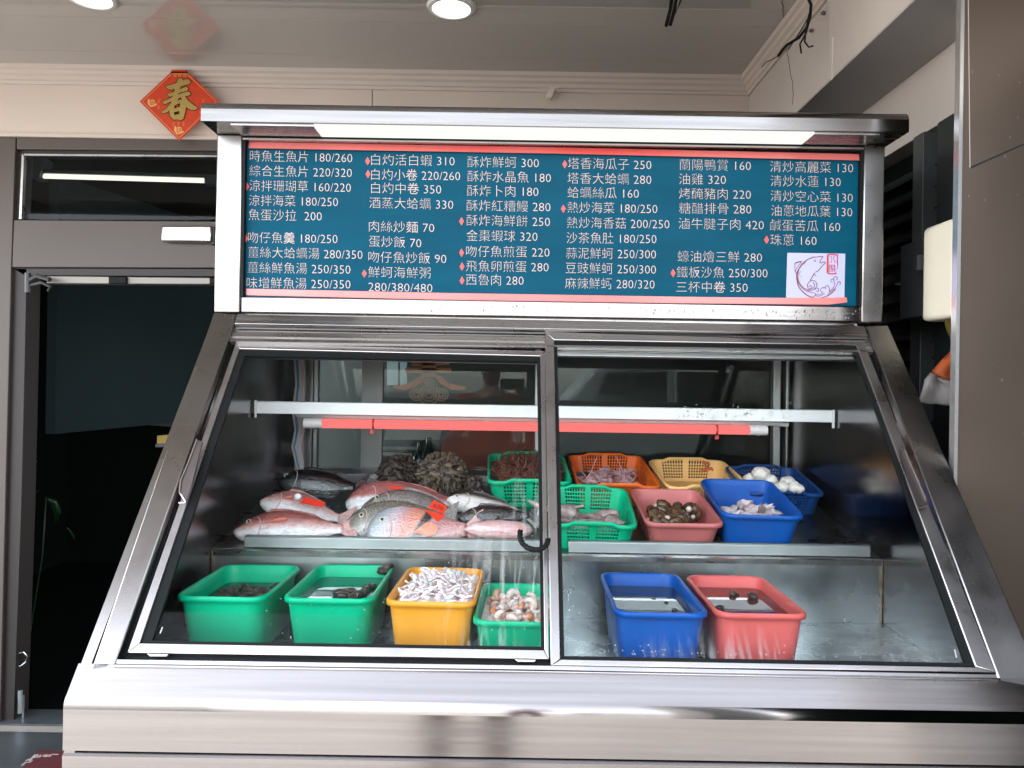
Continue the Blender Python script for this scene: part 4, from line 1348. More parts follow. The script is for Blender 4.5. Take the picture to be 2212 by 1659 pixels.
def plast(name, col, line=None):
    m = mat(name, col, 0.36, var=0.14, vscale=7, spec=0.32, bump=0.02, bscale=30, rvar=0.08)
    t = m.node_tree
    b = t.nodes['Principled BSDF']
    b.inputs['Subsurface Weight'].default_value = 0.15
    b.inputs['Subsurface Radius'].default_value = (0.01, 0.01, 0.01)
    src = b.inputs['Base Color'].links[0].from_socket
    tc = t.nodes.new('ShaderNodeTexCoord')
    # pale scuffs, and a darker ragged lower band for water seen through the plastic
    n = t.nodes.new('ShaderNodeTexNoise'); n.inputs['Scale'].default_value = 34; n.inputs['Detail'].default_value = 6; n.inputs['Distortion'].default_value = 1.2
    t.links.new(tc.outputs['Object'], n.inputs['Vector'])
    mr = t.nodes.new('ShaderNodeMapRange'); mr.inputs[1].default_value = .62; mr.inputs[2].default_value = .74; mr.inputs[4].default_value = .22
    t.links.new(n.outputs['Fac'], mr.inputs[0])
    mx = t.nodes.new('ShaderNodeMix'); mx.data_type = 'RGBA'
    t.links.new(mr.outputs[0], mx.inputs[0]); t.links.new(src, mx.inputs[6]); mx.inputs[7].default_value = tuple(min(1, c * .7 + .12) for c in col[:3]) + (1,)
    out = mx.outputs[2]
    if line:
        sp_ = t.nodes.new('ShaderNodeSeparateXYZ'); t.links.new(tc.outputs['Object'], sp_.inputs[0])
        ad = t.nodes.new('ShaderNodeMath'); ad.operation = 'MULTIPLY_ADD'; ad.inputs[1].default_value = .012
        t.links.new(n.outputs['Fac'], ad.inputs[0]); t.links.new(sp_.outputs['Z'], ad.inputs[2])
        m2 = t.nodes.new('ShaderNodeMapRange'); m2.inputs[1].default_value = line; m2.inputs[2].default_value = line + .006; m2.inputs[3].default_value = .45; m2.inputs[4].default_value = 0
        t.links.new(ad.outputs[0], m2.inputs[0])
        m3 = t.nodes.new('ShaderNodeMix'); m3.data_type = 'RGBA'
        t.links.new(m2.outputs[0], m3.inputs[0]); t.links.new(out, m3.inputs[6]); m3.inputs[7].default_value = tuple(c * .62 for c in col[:3]) + (1,)
        out = m3.outputs[2]
    t.links.new(out, b.inputs['Base Color'])
    return m
GRW = plast('green_plastic_waterline', (0.0, 0.46, 0.23, 1), .092)
GRN = plast('green_plastic', (0.0, 0.44, 0.215, 1))
BLU = plast('blue_plastic', (0.004, 0.085, 0.38, 1))
PNK = plast('pink_plastic', (0.55, 0.16, 0.15, 1))
RPK = plast('coral_plastic', (0.66, 0.12, 0.11, 1))
ORG = plast('orange_yellow_plastic', (0.85, 0.36, 0.035, 1))
ORB = plast('deep_orange_plastic', (0.72, 0.13, 0.01, 1))
YEL = plast('pale_orange_plastic', (0.92, 0.56, 0.20, 1))
BLD = plast('dark_blue_plastic', (0.006, 0.05, 0.20, 1))
HL = 0.125
bin_('green_bin', 'L1', TRAY, 1, (374, 1290), (583, 1297), (646, 1222), (483, 1221), HL, GRW, 'leftmost green bin on the lower tray, dark shellfish under water')
bin_('green_bin', 'L2', TRAY, 1, (606, 1294), (808, 1300), (853, 1222), (683, 1221), HL, GRW, 'second green bin on the lower tray, water and a few black shells')
bin_('orange_bin', 'L3', TRAY, 1, (827, 1301), (1029, 1308), (1049, 1229), (880, 1226), HL + 0.002, ORG, 'orange yellow bin heaped with white squid strips')
bin_('green_bin', 'L4', TRAY, 1, (1016, 1344), (1208, 1350), (1212, 1263), (1040, 1260), 0.095, GRN, 'shallow green bin of pink and white pieces beside the window post')
bin_('blue_bin', 'L5', TRAY, 1, (1323, 1325), (1530, 1331), (1472, 1240), (1296, 1238), HL + 0.005, BLU, 'blue bin of water on the lower tray right of the window post')
bin_('coral_bin', 'L6', TRAY, 1, (1545, 1328), (1749, 1332), (1652, 1246), (1478, 1243), HL + 0.005, RPK, 'coral red bin of dark water touching the lower blue bin')
bin_('green_basket', 'U1', DECK, 1, (1045, 1042), (1234, 1044), (1222, 981), (1058, 980), .08, GRN, 'green holed basket heaped with red brown seaweed', True, 0.9)
bin_('orange_basket', 'U2', DECK, 1, (1238, 1051), (1426, 1053), (1392, 985), (1231, 983), .066, ORB, 'deep orange holed basket of purple squid', True, 0.9)
bin_('pale_orange_basket', 'U3', DECK, 1, (1434, 1056), (1616, 1054), (1575, 996), (1403, 992), .066, YEL, 'pale orange holed basket, nearly empty', True, 0.9)
bin_('blue_basket', 'U4', DECK, 1, (1610, 1066), (1787, 1070), (1720, 1011), (1560, 1006), .066, BLD, 'dark blue holed basket of white balls at the right end', True, 0.9)
bin_('green_basket', 'U5', DECK, 1, (1192, 1134), (1394, 1140), (1345, 1056), (1176, 1050), .07, GRN, 'green holed basket of grey squid in the front row', True, 0.9)
bin_('pink_bin', 'U6', DECK, 1, (1390, 1133), (1568, 1136), (1512, 1058), (1362, 1056), .07, PNK, 'dusty pink bin of brown sea snails')
bin_('blue_bin', 'U7', DECK, 1, (1553, 1114), (1740, 1119), (1670, 1039), (1514, 1034), .097, BLU, 'bright blue bin of white cuttlefish pieces on the upper deck')

def inb(key, x, y, z):
    M, bx, by, h, tp = BINS[key]
    k = tp + (1 - tp) * min(z, 1.0)
    return M @ Vector((x * k * (bx / 2 - .006), y * k * (by / 2 - .006), z * h))

def liquid(key, lev, m, label):
    M, bx, by, h, tp = BINS[key]
    k = tp + (1 - tp) * lev
    b = MB()
    b.b.faces.new([b.b.verts.new(p) for p in rr(bx * k - 0.002, by * k - 0.002, 0.024, h * lev, 6, 6)])
    o = b.build('water', m)
    o.matrix_world = M
    tag(o, label, 'water', kind='stuff')
def wat(name, col): return mat(name, col, 0.03, spec=0.8, bump=0.02, bscale=14)
liquid('L1', 0.70, wat('murky_green', (0.012, 0.05, 0.04, 1)), 'dark water in the leftmost green bin')
liquid('L2', 0.80, wat('murky_teal', (0.02, 0.10, 0.07, 1)), 'water in the second green bin')
liquid('L5', 0.80, wat('murky_brown', (0.035, 0.04, 0.035, 1)), 'still water in the lower blue bin')
liquid('L6', 0.82, wat('murky_red', (0.10, 0.03, 0.025, 1)), 'dark water in the coral red bin')

# contents -------------------------------------------------------------------
rnd = random.Random(11)
SHB = mat('black_shell', (0.02, 0.018, 0.017, 1), 0.35, col2=(0.09, 0.07, 0.055, 1), vscale=60, bump=0.3, bscale=120)
def shells(key, pts, label, group, r=0.011):
    for (x, y, z) in pts:
        b = MB()
        c = inb(key, x, y, z)
        s = rnd.uniform(0.8, 1.25)
        b.blob(Vector((0, 0, 0)), (r * 1.5 * s, r * s, r * 0.75 * s), 2, jit=0.35, js=2.2, seed=rnd.random() * 20)
        for k in range(5):
            a = R(-60 + 30 * k)
            b.tube([(0, 0, r * 0.3), (r * 1.2 * s * math.cos(a), r * 0.95 * s * math.sin(a), r * 0.35), (r * 1.75 * s * math.cos(a), r * 1.25 * s * math.sin(a), -r * 0.1)], [r * 0.16, r * 0.2, r * 0.05], 5)
        o = b.build('shellfish', SHB)
        o.location = c
        o.rotation_euler = (rnd.uniform(-.4, .4), rnd.uniform(-.4, .4), rnd.uniform(0, 6.3))
        tag(o, label, 'shellfish', group)
shells('L1', [(rnd.uniform(-.7, .75), rnd.uniform(-.8, .75), 0.72) for _ in range(44)], 'black shellfish in the water of the leftmost green bin', 'black shellfish in the leftmost green bin', 0.011)
shells('L2', [(0.05, -0.15, 0.83), (0.15, -0.3, 0.82), (0.55, -0.2, 0.82), (0.62, 0.1, 0.82), (0.45, -0.45, 0.81), (0.2, 0.0, 0.82), (0.9, 0.75, 1.0), (0.95, 0.9, 1.02), (0.7, 0.3, 0.82)], 'black shellfish in the second green bin', 'black shellfish in the second green bin', 0.011)
shells('L5', [(0.5, 0.1, 0.8), (0.62, -0.3, 0.8), (0.75, -0.75, 0.8), (0.2, 0.3, 0.79)], 'small dark shellfish in the lower blue bin', 'shellfish in the lower blue bin', 0.005)
shells('L6', [(0.05, 0.55, 0.84), (0.55, 0.4, 0.85), (-0.75, -0.25, 0.83), (0.5, -0.75, 0.82), (0.65, -0.85, 0.83), (0.3, -0.85, 0.82)], 'dark shellfish in the coral red bin', 'shellfish in the coral red bin', 0.010)

# lamp reflections on water come from the case itself; white squid strips
WSQ = mat('white_squid', (0.88, 0.82, 0.81, 1), 0.3, var=0.0, vscale=40, sss=0.8, col2=(0.80, 0.66, 0.66, 1))
for i in range(150):
    b = MB()
    L_ = rnd.uniform(0.018, 0.046); wd_ = rnd.uniform(0.006, 0.013)
    bend, tw = rnd.uniform(-.5, .5), rnd.uniform(-.9, .9)
    th_ = rnd.uniform(.0022, .0042)
    rings = []
    for k in range(6):
        t = k / 5 - .5
        cx_ = Vector((L_ * t, bend * L_ * t * t * 2, .004 * math.sin(t * 5 + tw)))
        a = tw * t * 1.5
        u_ = Vector((0, math.cos(a), math.sin(a))); n_ = Vector((0, -math.sin(a), math.cos(a)))
        w_ = wd_ * (1 if 0 < k < 5 else rnd.uniform(.4, .9)) * rnd.uniform(.85, 1.15)
        rings.append([b.b.verts.new(cx_ + u_ * w_ * p + n_ * th_ * q) for p, q in ((-.5, -.3), (0, -.55), (.5, -.3), (.5, .3), (0, .6), (-.5, .3))])
    for k in range(5):
        for q in range(6): b.b.faces.new((rings[k][q], rings[k][(q + 1) % 6], rings[k + 1][(q + 1) % 6], rings[k + 1][q])).smooth = True
    b.b.faces.new(rings[0][::-1]); b.b.faces.new(rings[-1])
    o = b.build('squid_strip', WSQ)
    x, y = rnd.uniform(-.86, .86), rnd.uniform(-.88, .85)
    hz = 0.92 + 0.19 * (1 - abs(x) ** 2) * (1 - abs(y) ** 2) + rnd.uniform(-.03, .06)
    o.location = inb('L3', x, y, hz)
    o.rotation_euler = (rnd.uniform(-.5, .5), rnd.uniform(-.5, .5), rnd.uniform(0, 6.3))
    tag(o, 'white squid strip heaped in the orange yellow bin', 'squid strip', 'white squid strips in the orange bin')
b = MB()
M, bx, by, h, tp = BINS['L3']
g = [[Vector((bx * .47 * (i / 6 - 1), by * .47 * (j / 6 - 1), h * (0.88 + 0.17 * (1 - (i / 6 - 1) ** 2) * (1 - (j / 6 - 1) ** 2)))) for i in range(13)] for j in range(13)]
V = [[b.b.verts.new(p + Vector((0, 0, rnd.uniform(-.004, .004)))) for p in r_] for r_ in g]
for j in range(12):
    for i in range(12): b.b.faces.new((V[j][i], V[j][i + 1], V[j + 1][i + 1], V[j + 1][i]))
o = b.build('squid_heap', WSQ, smooth=80); o.matrix_world = M; tag(o, 'mass of white squid under the loose strips in the orange bin', 'squid', kind='stuff')
# pink and white pieces
PKW = mat('pink_white_flesh', (0.72, 0.50, 0.42, 1), 0.3, col2=(0.72, 0.66, 0.62, 1), vscale=35, sss=0.2)
PKO = mat('orange_flesh', (0.75, 0.26, 0.11, 1), 0.3, col2=(0.70, 0.50, 0.40, 1), vscale=50, sss=0.2)
for i in range(80):
    b = MB()
    r_ = rnd.uniform(0.006, 0.012)
    a0 = rnd.uniform(0, 6)
    pts = [Vector((r_ * 1.3 * math.cos(a0 + t * 0.6), r_ * 1.3 * math.sin(a0 + t * 0.6), 0.001 * t)) for t in range(6)]
    b.tube(pts, [r_ * q for q in (.3, .6, .75, .7, .5, .2)], 8)
    o = b.build('shrimp_piece', PKW if i % 3 else PKO)
    o.location = inb('L4', rnd.uniform(-.8, .8), rnd.uniform(-.85, .55), 0.80 + rnd.uniform(-.08, .14))
    o.rotation_euler = (rnd.uniform(-1, 1), rnd.uniform(-1, 1), rnd.uniform(0, 6))
    tag(o, 'pink and white shelled shrimp piece in the shallow green bin', 'shrimp', 'shrimp pieces in the shallow green bin')
b = MB(); M, bx, by, h, tp = BINS['L4']
b.b.faces.new([b.b.verts.new(p) for p in rr(bx * .95, by * .95, 0.024, h * 0.74, 6, 6)])
o = b.build('shrimp_layer', PKW); o.matrix_world = M; tag(o, 'pink layer of shrimp under the loose pieces', 'shrimp', kind='stuff')

# seaweed
SEAW = mat('red_brown_seaweed', (0.085, 0.030, 0.022, 1), 0.5, col2=(0.16, 0.055, 0.03, 1), vscale=30)
def seaweed(key, n, base, hgt, m, label, thick=0.0014, xr=.85, yr=.85):
    b = MB()
    for i in range(n):
        x, y = rnd.uniform(-xr, xr), rnd.uniform(-yr, yr)
        zz = base + hgt * (1 - (x / 1.0) ** 2) * (1 - (y / 1.0) ** 2) * rnd.uniform(0.25, 1)
        p = inb(key, x, y, zz)
        d = Vector((rnd.gauss(0, 1), rnd.gauss(0, 1), rnd.gauss(0.15, .6))).normalized()
        pts = [p]
        for k in range(5):
            d = (d + Vector((rnd.gauss(0, .6), rnd.gauss(0, .6), rnd.gauss(-.05, .5)))).normalized()
            pts.append(pts[-1] + d * rnd.uniform(0.005, 0.011))
        b.tube(pts, [thick * q for q in (1, 1.1, 1, .8, .6, .3)], 4)
    M, bx, by, h, tp = BINS[key]
    rows = [[M @ Vector((bx * .46 * (i / 5 - 1), by * .46 * (j / 5 - 1), h * (base - .3 + hgt * .7 * max(0, 1 - (i / 5 - 1) ** 2) * max(0, 1 - (j / 5 - 1) ** 2)))) + Vector((0, 0, rnd.uniform(-.005, .005))) for i in range(11)] for j in range(11)]
    V = [[b.b.verts.new(p) for p in r_] for r_ in rows]
    for j in range(10):
        for i in range(10): b.b.faces.new((V[j][i], V[j][i + 1], V[j + 1][i + 1], V[j + 1][i]))
    tag(b.build('seaweed', m), label, 'seaweed', kind='stuff')
seaweed('U1', 1300, 0.78, 0.55, SEAW, 'tangled red brown seaweed heaped in the green basket', .0019)

# purple squid in the orange basket, grey squid in the green basket
PSQ = mat('purple_squid', (0.30, 0.13, 0.14, 1), 0.22, col2=(0.52, 0.36, 0.36, 1), vscale=45, sss=0.2)
GSQ = mat('grey_squid', (0.42, 0.33, 0.31, 1), 0.22, col2=(0.22, 0.15, 0.14, 1), vscale=55, sss=0.15)
def squid(key, pts, m, L0, r0, label, group, name='squid', tent=True):
    for (x, y, z, az) in pts:
        b = MB()
        L_ = L0 * rnd.uniform(.8, 1.2); r_ = r0 * rnd.uniform(.85, 1.2)
        ax = [Vector((L_ * t, 0.12 * L_ * math.sin(t * 3), 0)) for t in (-.5, -.45, -.3, -.1, .1, .3, .42, .5)]
        b.tube(ax, [r_ * q for q in (.15, .45, .8, 1, 1, .85, .6, .4)], 10)
        b.prism([ax[1] + Vector((0, -r_ * 1.6, 0)), ax[0], ax[1] + Vector((0, r_ * 1.6, 0)), ax[3] + Vector((0, r_ * .7, 0)), ax[3] + Vector((0, -r_ * .7, 0))], (0, 0, r_ * .25))
        if tent:
            for k in range(7):
                d = Vector((1, rnd.uniform(-.7, .7), rnd.uniform(-.1, .6))).normalized()
                p = ax[-1]; ps = [p]
                for q in range(4):
                    d = (d + Vector((rnd.gauss(0, .3), rnd.gauss(0, .4), rnd.gauss(-.12, .3)))).normalized()
                    ps.append(ps[-1] + d * L_ * .15)
                b.tube(ps, [r_ * q for q in (.26, .22, .17, .1, .05)], 5)
        o = b.build(name, m)
        o.location = inb(key, x, y, z)
        o.rotation_euler = (rnd.uniform(-.5, .5), rnd.uniform(-.3, .3), az)
        tag(o, label, 'squid', group)
squid('U2', [(rnd.uniform(-.75, .75), rnd.uniform(-.72, .35), 0.66 + rnd.uniform(-.06, .18), rnd.uniform(0, 6.3)) for _ in range(22)], PSQ, 0.05, 0.011,
      'small purple squid in the deep orange basket', 'purple squid in the orange basket')
b = MB()
for pts in ([(1290, 985), (1283, 1003), (1276, 1022), (1266, 1034)], [(1330, 985), (1337, 1000), (1343, 1014)]):
    b.tube([P(u, v, 2.27 - .01 * i) for i, (u, v) in enumerate(pts)], 0.0016, 5)
tag(b.build('squid_tentacles', PSQ), 'long purple tentacles lying up the back wall of the orange basket', 'tentacle')
squid('U5', [(-.55, .05, 0.62, 1.2), (-.35, -.35, .60, 2.2), (.1, -.45, .62, .2), (.28, -.2, .62, -.5), (.55, -.45, .60, .9), (.4, -.55, .55, 2.8), (-.15, -.6, .55, .4), (-.6, -.5, .66, 1.9), (.3, -.6, .5, .2), (-.5, -.6, .55, 0)],
      GSQ, 0.085, 0.022, 'plump grey squid in the front green basket', 'grey squid in the green basket', tent=False)
b = MB()
b.tube([P(1238, 1112, 1.93), P(1225, 1104, 1.93), P(1205, 1100, 1.93), P(1180, 1098, 1.93), P(1158, 1090, 1.94), P(1140, 1080, 1.95)], [.018, .017, .013, .010, .0075, .003], 10)
tag(b.build('loose_squid', GSQ, smooth=60), 'pale pink squid arm hanging out left of the front green basket', 'squid')
# sea snails
SNA = mat('snail_brown', (0.035, 0.018, 0.009, 1), 0.22, col2=(0.14, 0.08, 0.04, 1), vscale=60, bump=0.2, bscale=90)
SNW = mat('snail_flesh', (0.6, 0.52, 0.45, 1), 0.3)
for i in range(20):
    b = MB()
    r_ = rnd.uniform(.012, .017)
    pts, rs = [], []
    for t in range(26):
        a = t * 0.55
        q = 1 - t / 27
        pts.append(Vector((r_ * 1.0 * q * math.cos(a), r_ * 1.0 * q * math.sin(a), r_ * 1.9 * (t / 26)))); rs.append(r_ * .95 * q + .0006)
    b.tube(pts, rs, 8)
    b.blob(Vector((r_ * 1.05, -r_ * .4, -r_ * .1)), (r_ * .55, r_ * .6, r_ * .5), 1, 1)
    o = b.build('sea_snail', [SNA, SNW])
    x, y = rnd.uniform(-.78, .66), rnd.uniform(-.74, .35)
    o.location = inb('U6', x, y, .66 + rnd.uniform(-.05, .2))
    o.rotation_euler = (rnd.uniform(-2, 2), rnd.uniform(-2, 2), rnd.uniform(0, 6))
    tag(o, 'brown sea snail in the dusty pink bin', 'sea snail', 'sea snails in the pink bin')
# cuttlefish pieces
CUT = mat('cuttlefish_white', (0.62, 0.55, 0.55, 1), 0.22, col2=(0.48, 0.36, 0.37, 1), vscale=30, sss=0.2)
for i in range(16):
    b = MB()
    s_ = rnd.uniform(.022, .036)
    b.blob(Vector((0, 0, 0)), (s_, s_ * .6, s_ * .34), 3, jit=.7, js=2.2, seed=rnd.random() * 30)
    o = b.build('cuttlefish_piece', CUT)
    o.location = inb('U7', rnd.uniform(-.7, .55), rnd.uniform(-.72, .0), .66 + rnd.uniform(-.04, .12))
    o.rotation_euler = (rnd.uniform(-.6, .6), rnd.uniform(-.6, .6), rnd.uniform(0, 6))
    tag(o, 'white cuttlefish piece in the bright blue bin', 'cuttlefish', 'cuttlefish pieces in the blue bin')
b = MB()
for k in range(5): b.tube([P(1640 + 2 * k, 1108, 1.90), P(1641 + 3 * k, 1096, 1.90), P(1646 + k, 1089 + 2 * k, 1.90)], .0035, 6)
tag(b.build('cuttlefish_tentacle', mat('tentacle_dark', (0.16, 0.12, 0.11, 1), .3)), 'dark curled tentacle on the cuttlefish in the bright blue bin', 'tentacle')
# white balls
BAL = mat('fish_ball', (0.74, 0.68, 0.60, 1), 0.4, var=.15, vscale=40, bump=.25, bscale=60)
for (u, v, rr_, y_) in ((1643, 1024, 18, 2.26), (1620, 1034, 13, 2.28), (1665, 1038, 14, 2.22), (1702, 1043, 16, 2.20), (1690, 1052, 13, 2.16), (1715, 1053, 14, 2.16), (1678, 1055, 12, 2.16), (1727, 1056, 10, 2.15)):
    b = MB(); r_ = rr_ / F * y_
    b.blob(Vector((0, 0, 0)), (r_ * 1.05, r_, r_ * .92), 3, jit=.28, js=2.2, seed=u)
    o = b.build('white_ball', BAL); o.location = P(u, v, y_)
    tag(o, 'knobbly white ball in the dark blue basket', 'seafood ball', 'white balls in the blue basket')
# shrimps in the pale orange basket
SHR = mat('shrimp_red', (0.55, 0.12, 0.05, 1), .35, sss=.1)
for (u, v, y_) in ((1525, 1000, 2.44), (1533, 1012, 2.42), (1520, 1015, 2.42)):
    b = MB(); b.tube([P(u - 8, v - 3, y_), P(u - 2, v + 1, y_), P(u + 4, v, y_), P(u + 8, v + 5, y_)], [.003, .006, .005, .002], 7)
    tag(b.build('small_shrimp', SHR), 'tiny red shrimp stuck on the back wall of the pale orange basket', 'shrimp', 'red shrimps in the pale orange basket')
b = MB()
M, bx, by, h, tp = BINS['U3']
for i in range(60):
    p = inb('U3', rnd.uniform(-.5, .8), rnd.uniform(-.85, -.2), .12)
    b.tube([p, p + Vector((rnd.uniform(-.01, .01), rnd.uniform(-.008, .008), rnd.uniform(.004, .014))), p + Vector((rnd.uniform(-.02, .02), rnd.uniform(-.01, .01), .008))], .002, 4)
tag(b.build('shrimp_scraps', mat('pale_shrimp', (.6, .3, .2, 1), .4)), 'pale pink shrimp scraps low in the pale orange basket', 'shrimp', kind='stuff')

# ------------------------------------------------------------------ fish
def fish_mat(name, back, side, belly, scale=0.0, spots=None, split=(0.35, 0.62)):
    m = bpy.data.materials.new(name); m.use_nodes = True
    t = m.node_tree; L = t.links.new
    b = t.nodes['Principled BSDF']; b.inputs['Roughness'].default_value = 0.2; b.inputs['Specular IOR Level'].default_value = 0.8; b.inputs['Coat Weight'].default_value = .7; b.inputs['Coat Roughness'].default_value = .06
    b.inputs['Subsurface Weight'].default_value = 0.1; b.inputs['Subsurface Radius'].default_value = (.006, .003, .002)
    tc = t.nodes.new('ShaderNodeTexCoord'); sp_ = t.nodes.new('ShaderNodeSeparateXYZ'); L(tc.outputs['UV'], sp_.inputs[0])
    n = t.nodes.new('ShaderNodeTexNoise'); n.inputs['Scale'].default_value = 28; n.inputs['Detail'].default_value = 4; L(tc.outputs['Object'], n.inputs['Vector'])
    ad = t.nodes.new('ShaderNodeMath'); ad.operation = 'MULTIPLY_ADD'; ad.inputs[1].default_value = 0.22
    L(n.outputs['Fac'], ad.inputs[0]); L(sp_.outputs['Y'], ad.inputs[2])
    rp_ = t.nodes.new('ShaderNodeValToRGB'); e = rp_.color_ramp.elements
    e[0].position = split[0] + .1; e[0].color = belly; e[1].position = split[1] + .11; e[1].color = back
    k = e.new((split[0] + split[1]) / 2 + .1); k.color = side
    L(ad.outputs[0], rp_.inputs[0])
    colr = rp_.outputs[0]
    if spots or scale:
        vo = t.nodes.new('ShaderNodeTexVoronoi'); vo.inputs['Scale'].default_value = scale or 160
        mp = t.nodes.new('ShaderNodeMapping'); mp.inputs['Scale'].default_value = (1, 1, 1.5); L(tc.outputs['Object'], mp.inputs[0]); L(mp.outputs[0], vo.inputs['Vector'])
        if spots:
            mr = t.nodes.new('ShaderNodeMapRange'); mr.inputs[1].default_value = .25; mr.inputs[2].default_value = .6; mr.inputs[3].default_value = 0.5; mr.inputs[4].default_value = 0
            L(vo.outputs['Distance'], mr.inputs[0])
            up_ = t.nodes.new('ShaderNodeMapRange'); up_.inputs[1].default_value = split[0]; up_.inputs[2].default_value = split[1]; L(sp_.outputs['Y'], up_.inputs[0])
            mm = t.nodes.new('ShaderNodeMath'); mm.operation = 'MULTIPLY'; L(mr.outputs[0], mm.inputs[0]); L(up_.outputs[0], mm.inputs[1])
            mx = t.nodes.new('ShaderNodeMix'); mx.data_type = 'RGBA'; L(mm.outputs[0], mx.inputs[0]); L(colr, mx.inputs[6]); mx.inputs[7].default_value = spots
            colr = mx.outputs[2]
        bp = t.nodes.new('ShaderNodeBump'); bp.inputs['Strength'].default_value = .6; bp.inputs['Distance'].default_value = .003
        L(vo.outputs['Distance'], bp.inputs['Height']); L(bp.outputs[0], b.inputs['Normal'])
    # blotches and bruises of the skin, streaked along the body
    mp2 = t.nodes.new('ShaderNodeMapping'); mp2.inputs['Scale'].default_value = (1, 1, 2.6); L(tc.outputs['Object'], mp2.inputs[0])
    n2 = t.nodes.new('ShaderNodeTexNoise'); n2.inputs['Scale'].default_value = 42; n2.inputs['Detail'].default_value = 6; n2.inputs['Roughness'].default_value = .65; n2.inputs['Distortion'].default_value = .8
    L(mp2.outputs[0], n2.inputs['Vector'])
    rb = t.nodes.new('ShaderNodeValToRGB'); rb.color_ramp.elements[0].position = .36; rb.color_ramp.elements[0].color = (.50, .36, .34, 1); rb.color_ramp.elements[1].position = .56; rb.color_ramp.elements[1].color = (1, 1, 1, 1)
    L(n2.outputs['Fac'], rb.inputs[0])
    mb_ = t.nodes.new('ShaderNodeMix'); mb_.data_type = 'RGBA'; mb_.blend_type = 'MULTIPLY'; mb_.inputs[0].default_value = .5
    L(colr, mb_.inputs[6]); L(rb.outputs[0], mb_.inputs[7]); colr = mb_.outputs[2]
    L(colr, b.inputs['Base Color'])
    return m, t, colr, b, sp_

PROF = {   # s, top, bottom, half thickness
 'snapper': [(0, .03, -.05, .03), (.02, .09, -.14, .09), (.07, .20, -.24, .15), (.14, .35, -.33, .21), (.22, .46, -.40, .25), (.32, .54, -.44, .27), (.45, .54, -.46, .26), (.58, .46, -.42, .22), (.70, .35, -.34, .16), (.80, .23, -.22, .10), (.88, .15, -.14, .06), (.94, .13, -.12, .035)],
 'long': [(0, .03, -.06, .04), (.03, .14, -.16, .13), (.09, .28, -.28, .22), (.18, .42, -.38, .30), (.30, .50, -.46, .34), (.45, .50, -.48, .34), (.60, .43, -.43, .28), (.72, .33, -.34, .20), (.82, .22, -.23, .12), (.90, .14, -.15, .07), (.95, .12, -.12, .04)],
 'blunt': [(0, .02, -.10, .05), (.015, .12, -.2, .10), (.05, .28, -.32, .17), (.11, .44, -.40, .22), (.20, .56, -.46, .26), (.32, .60, -.48, .27), (.46, .55, -.48, .25), (.60, .45, -.43, .21), (.72, .33, -.35, .15), (.82, .23, -.24, .10), (.90, .17, -.17, .06), (.95, .16, -.15, .04)],
}
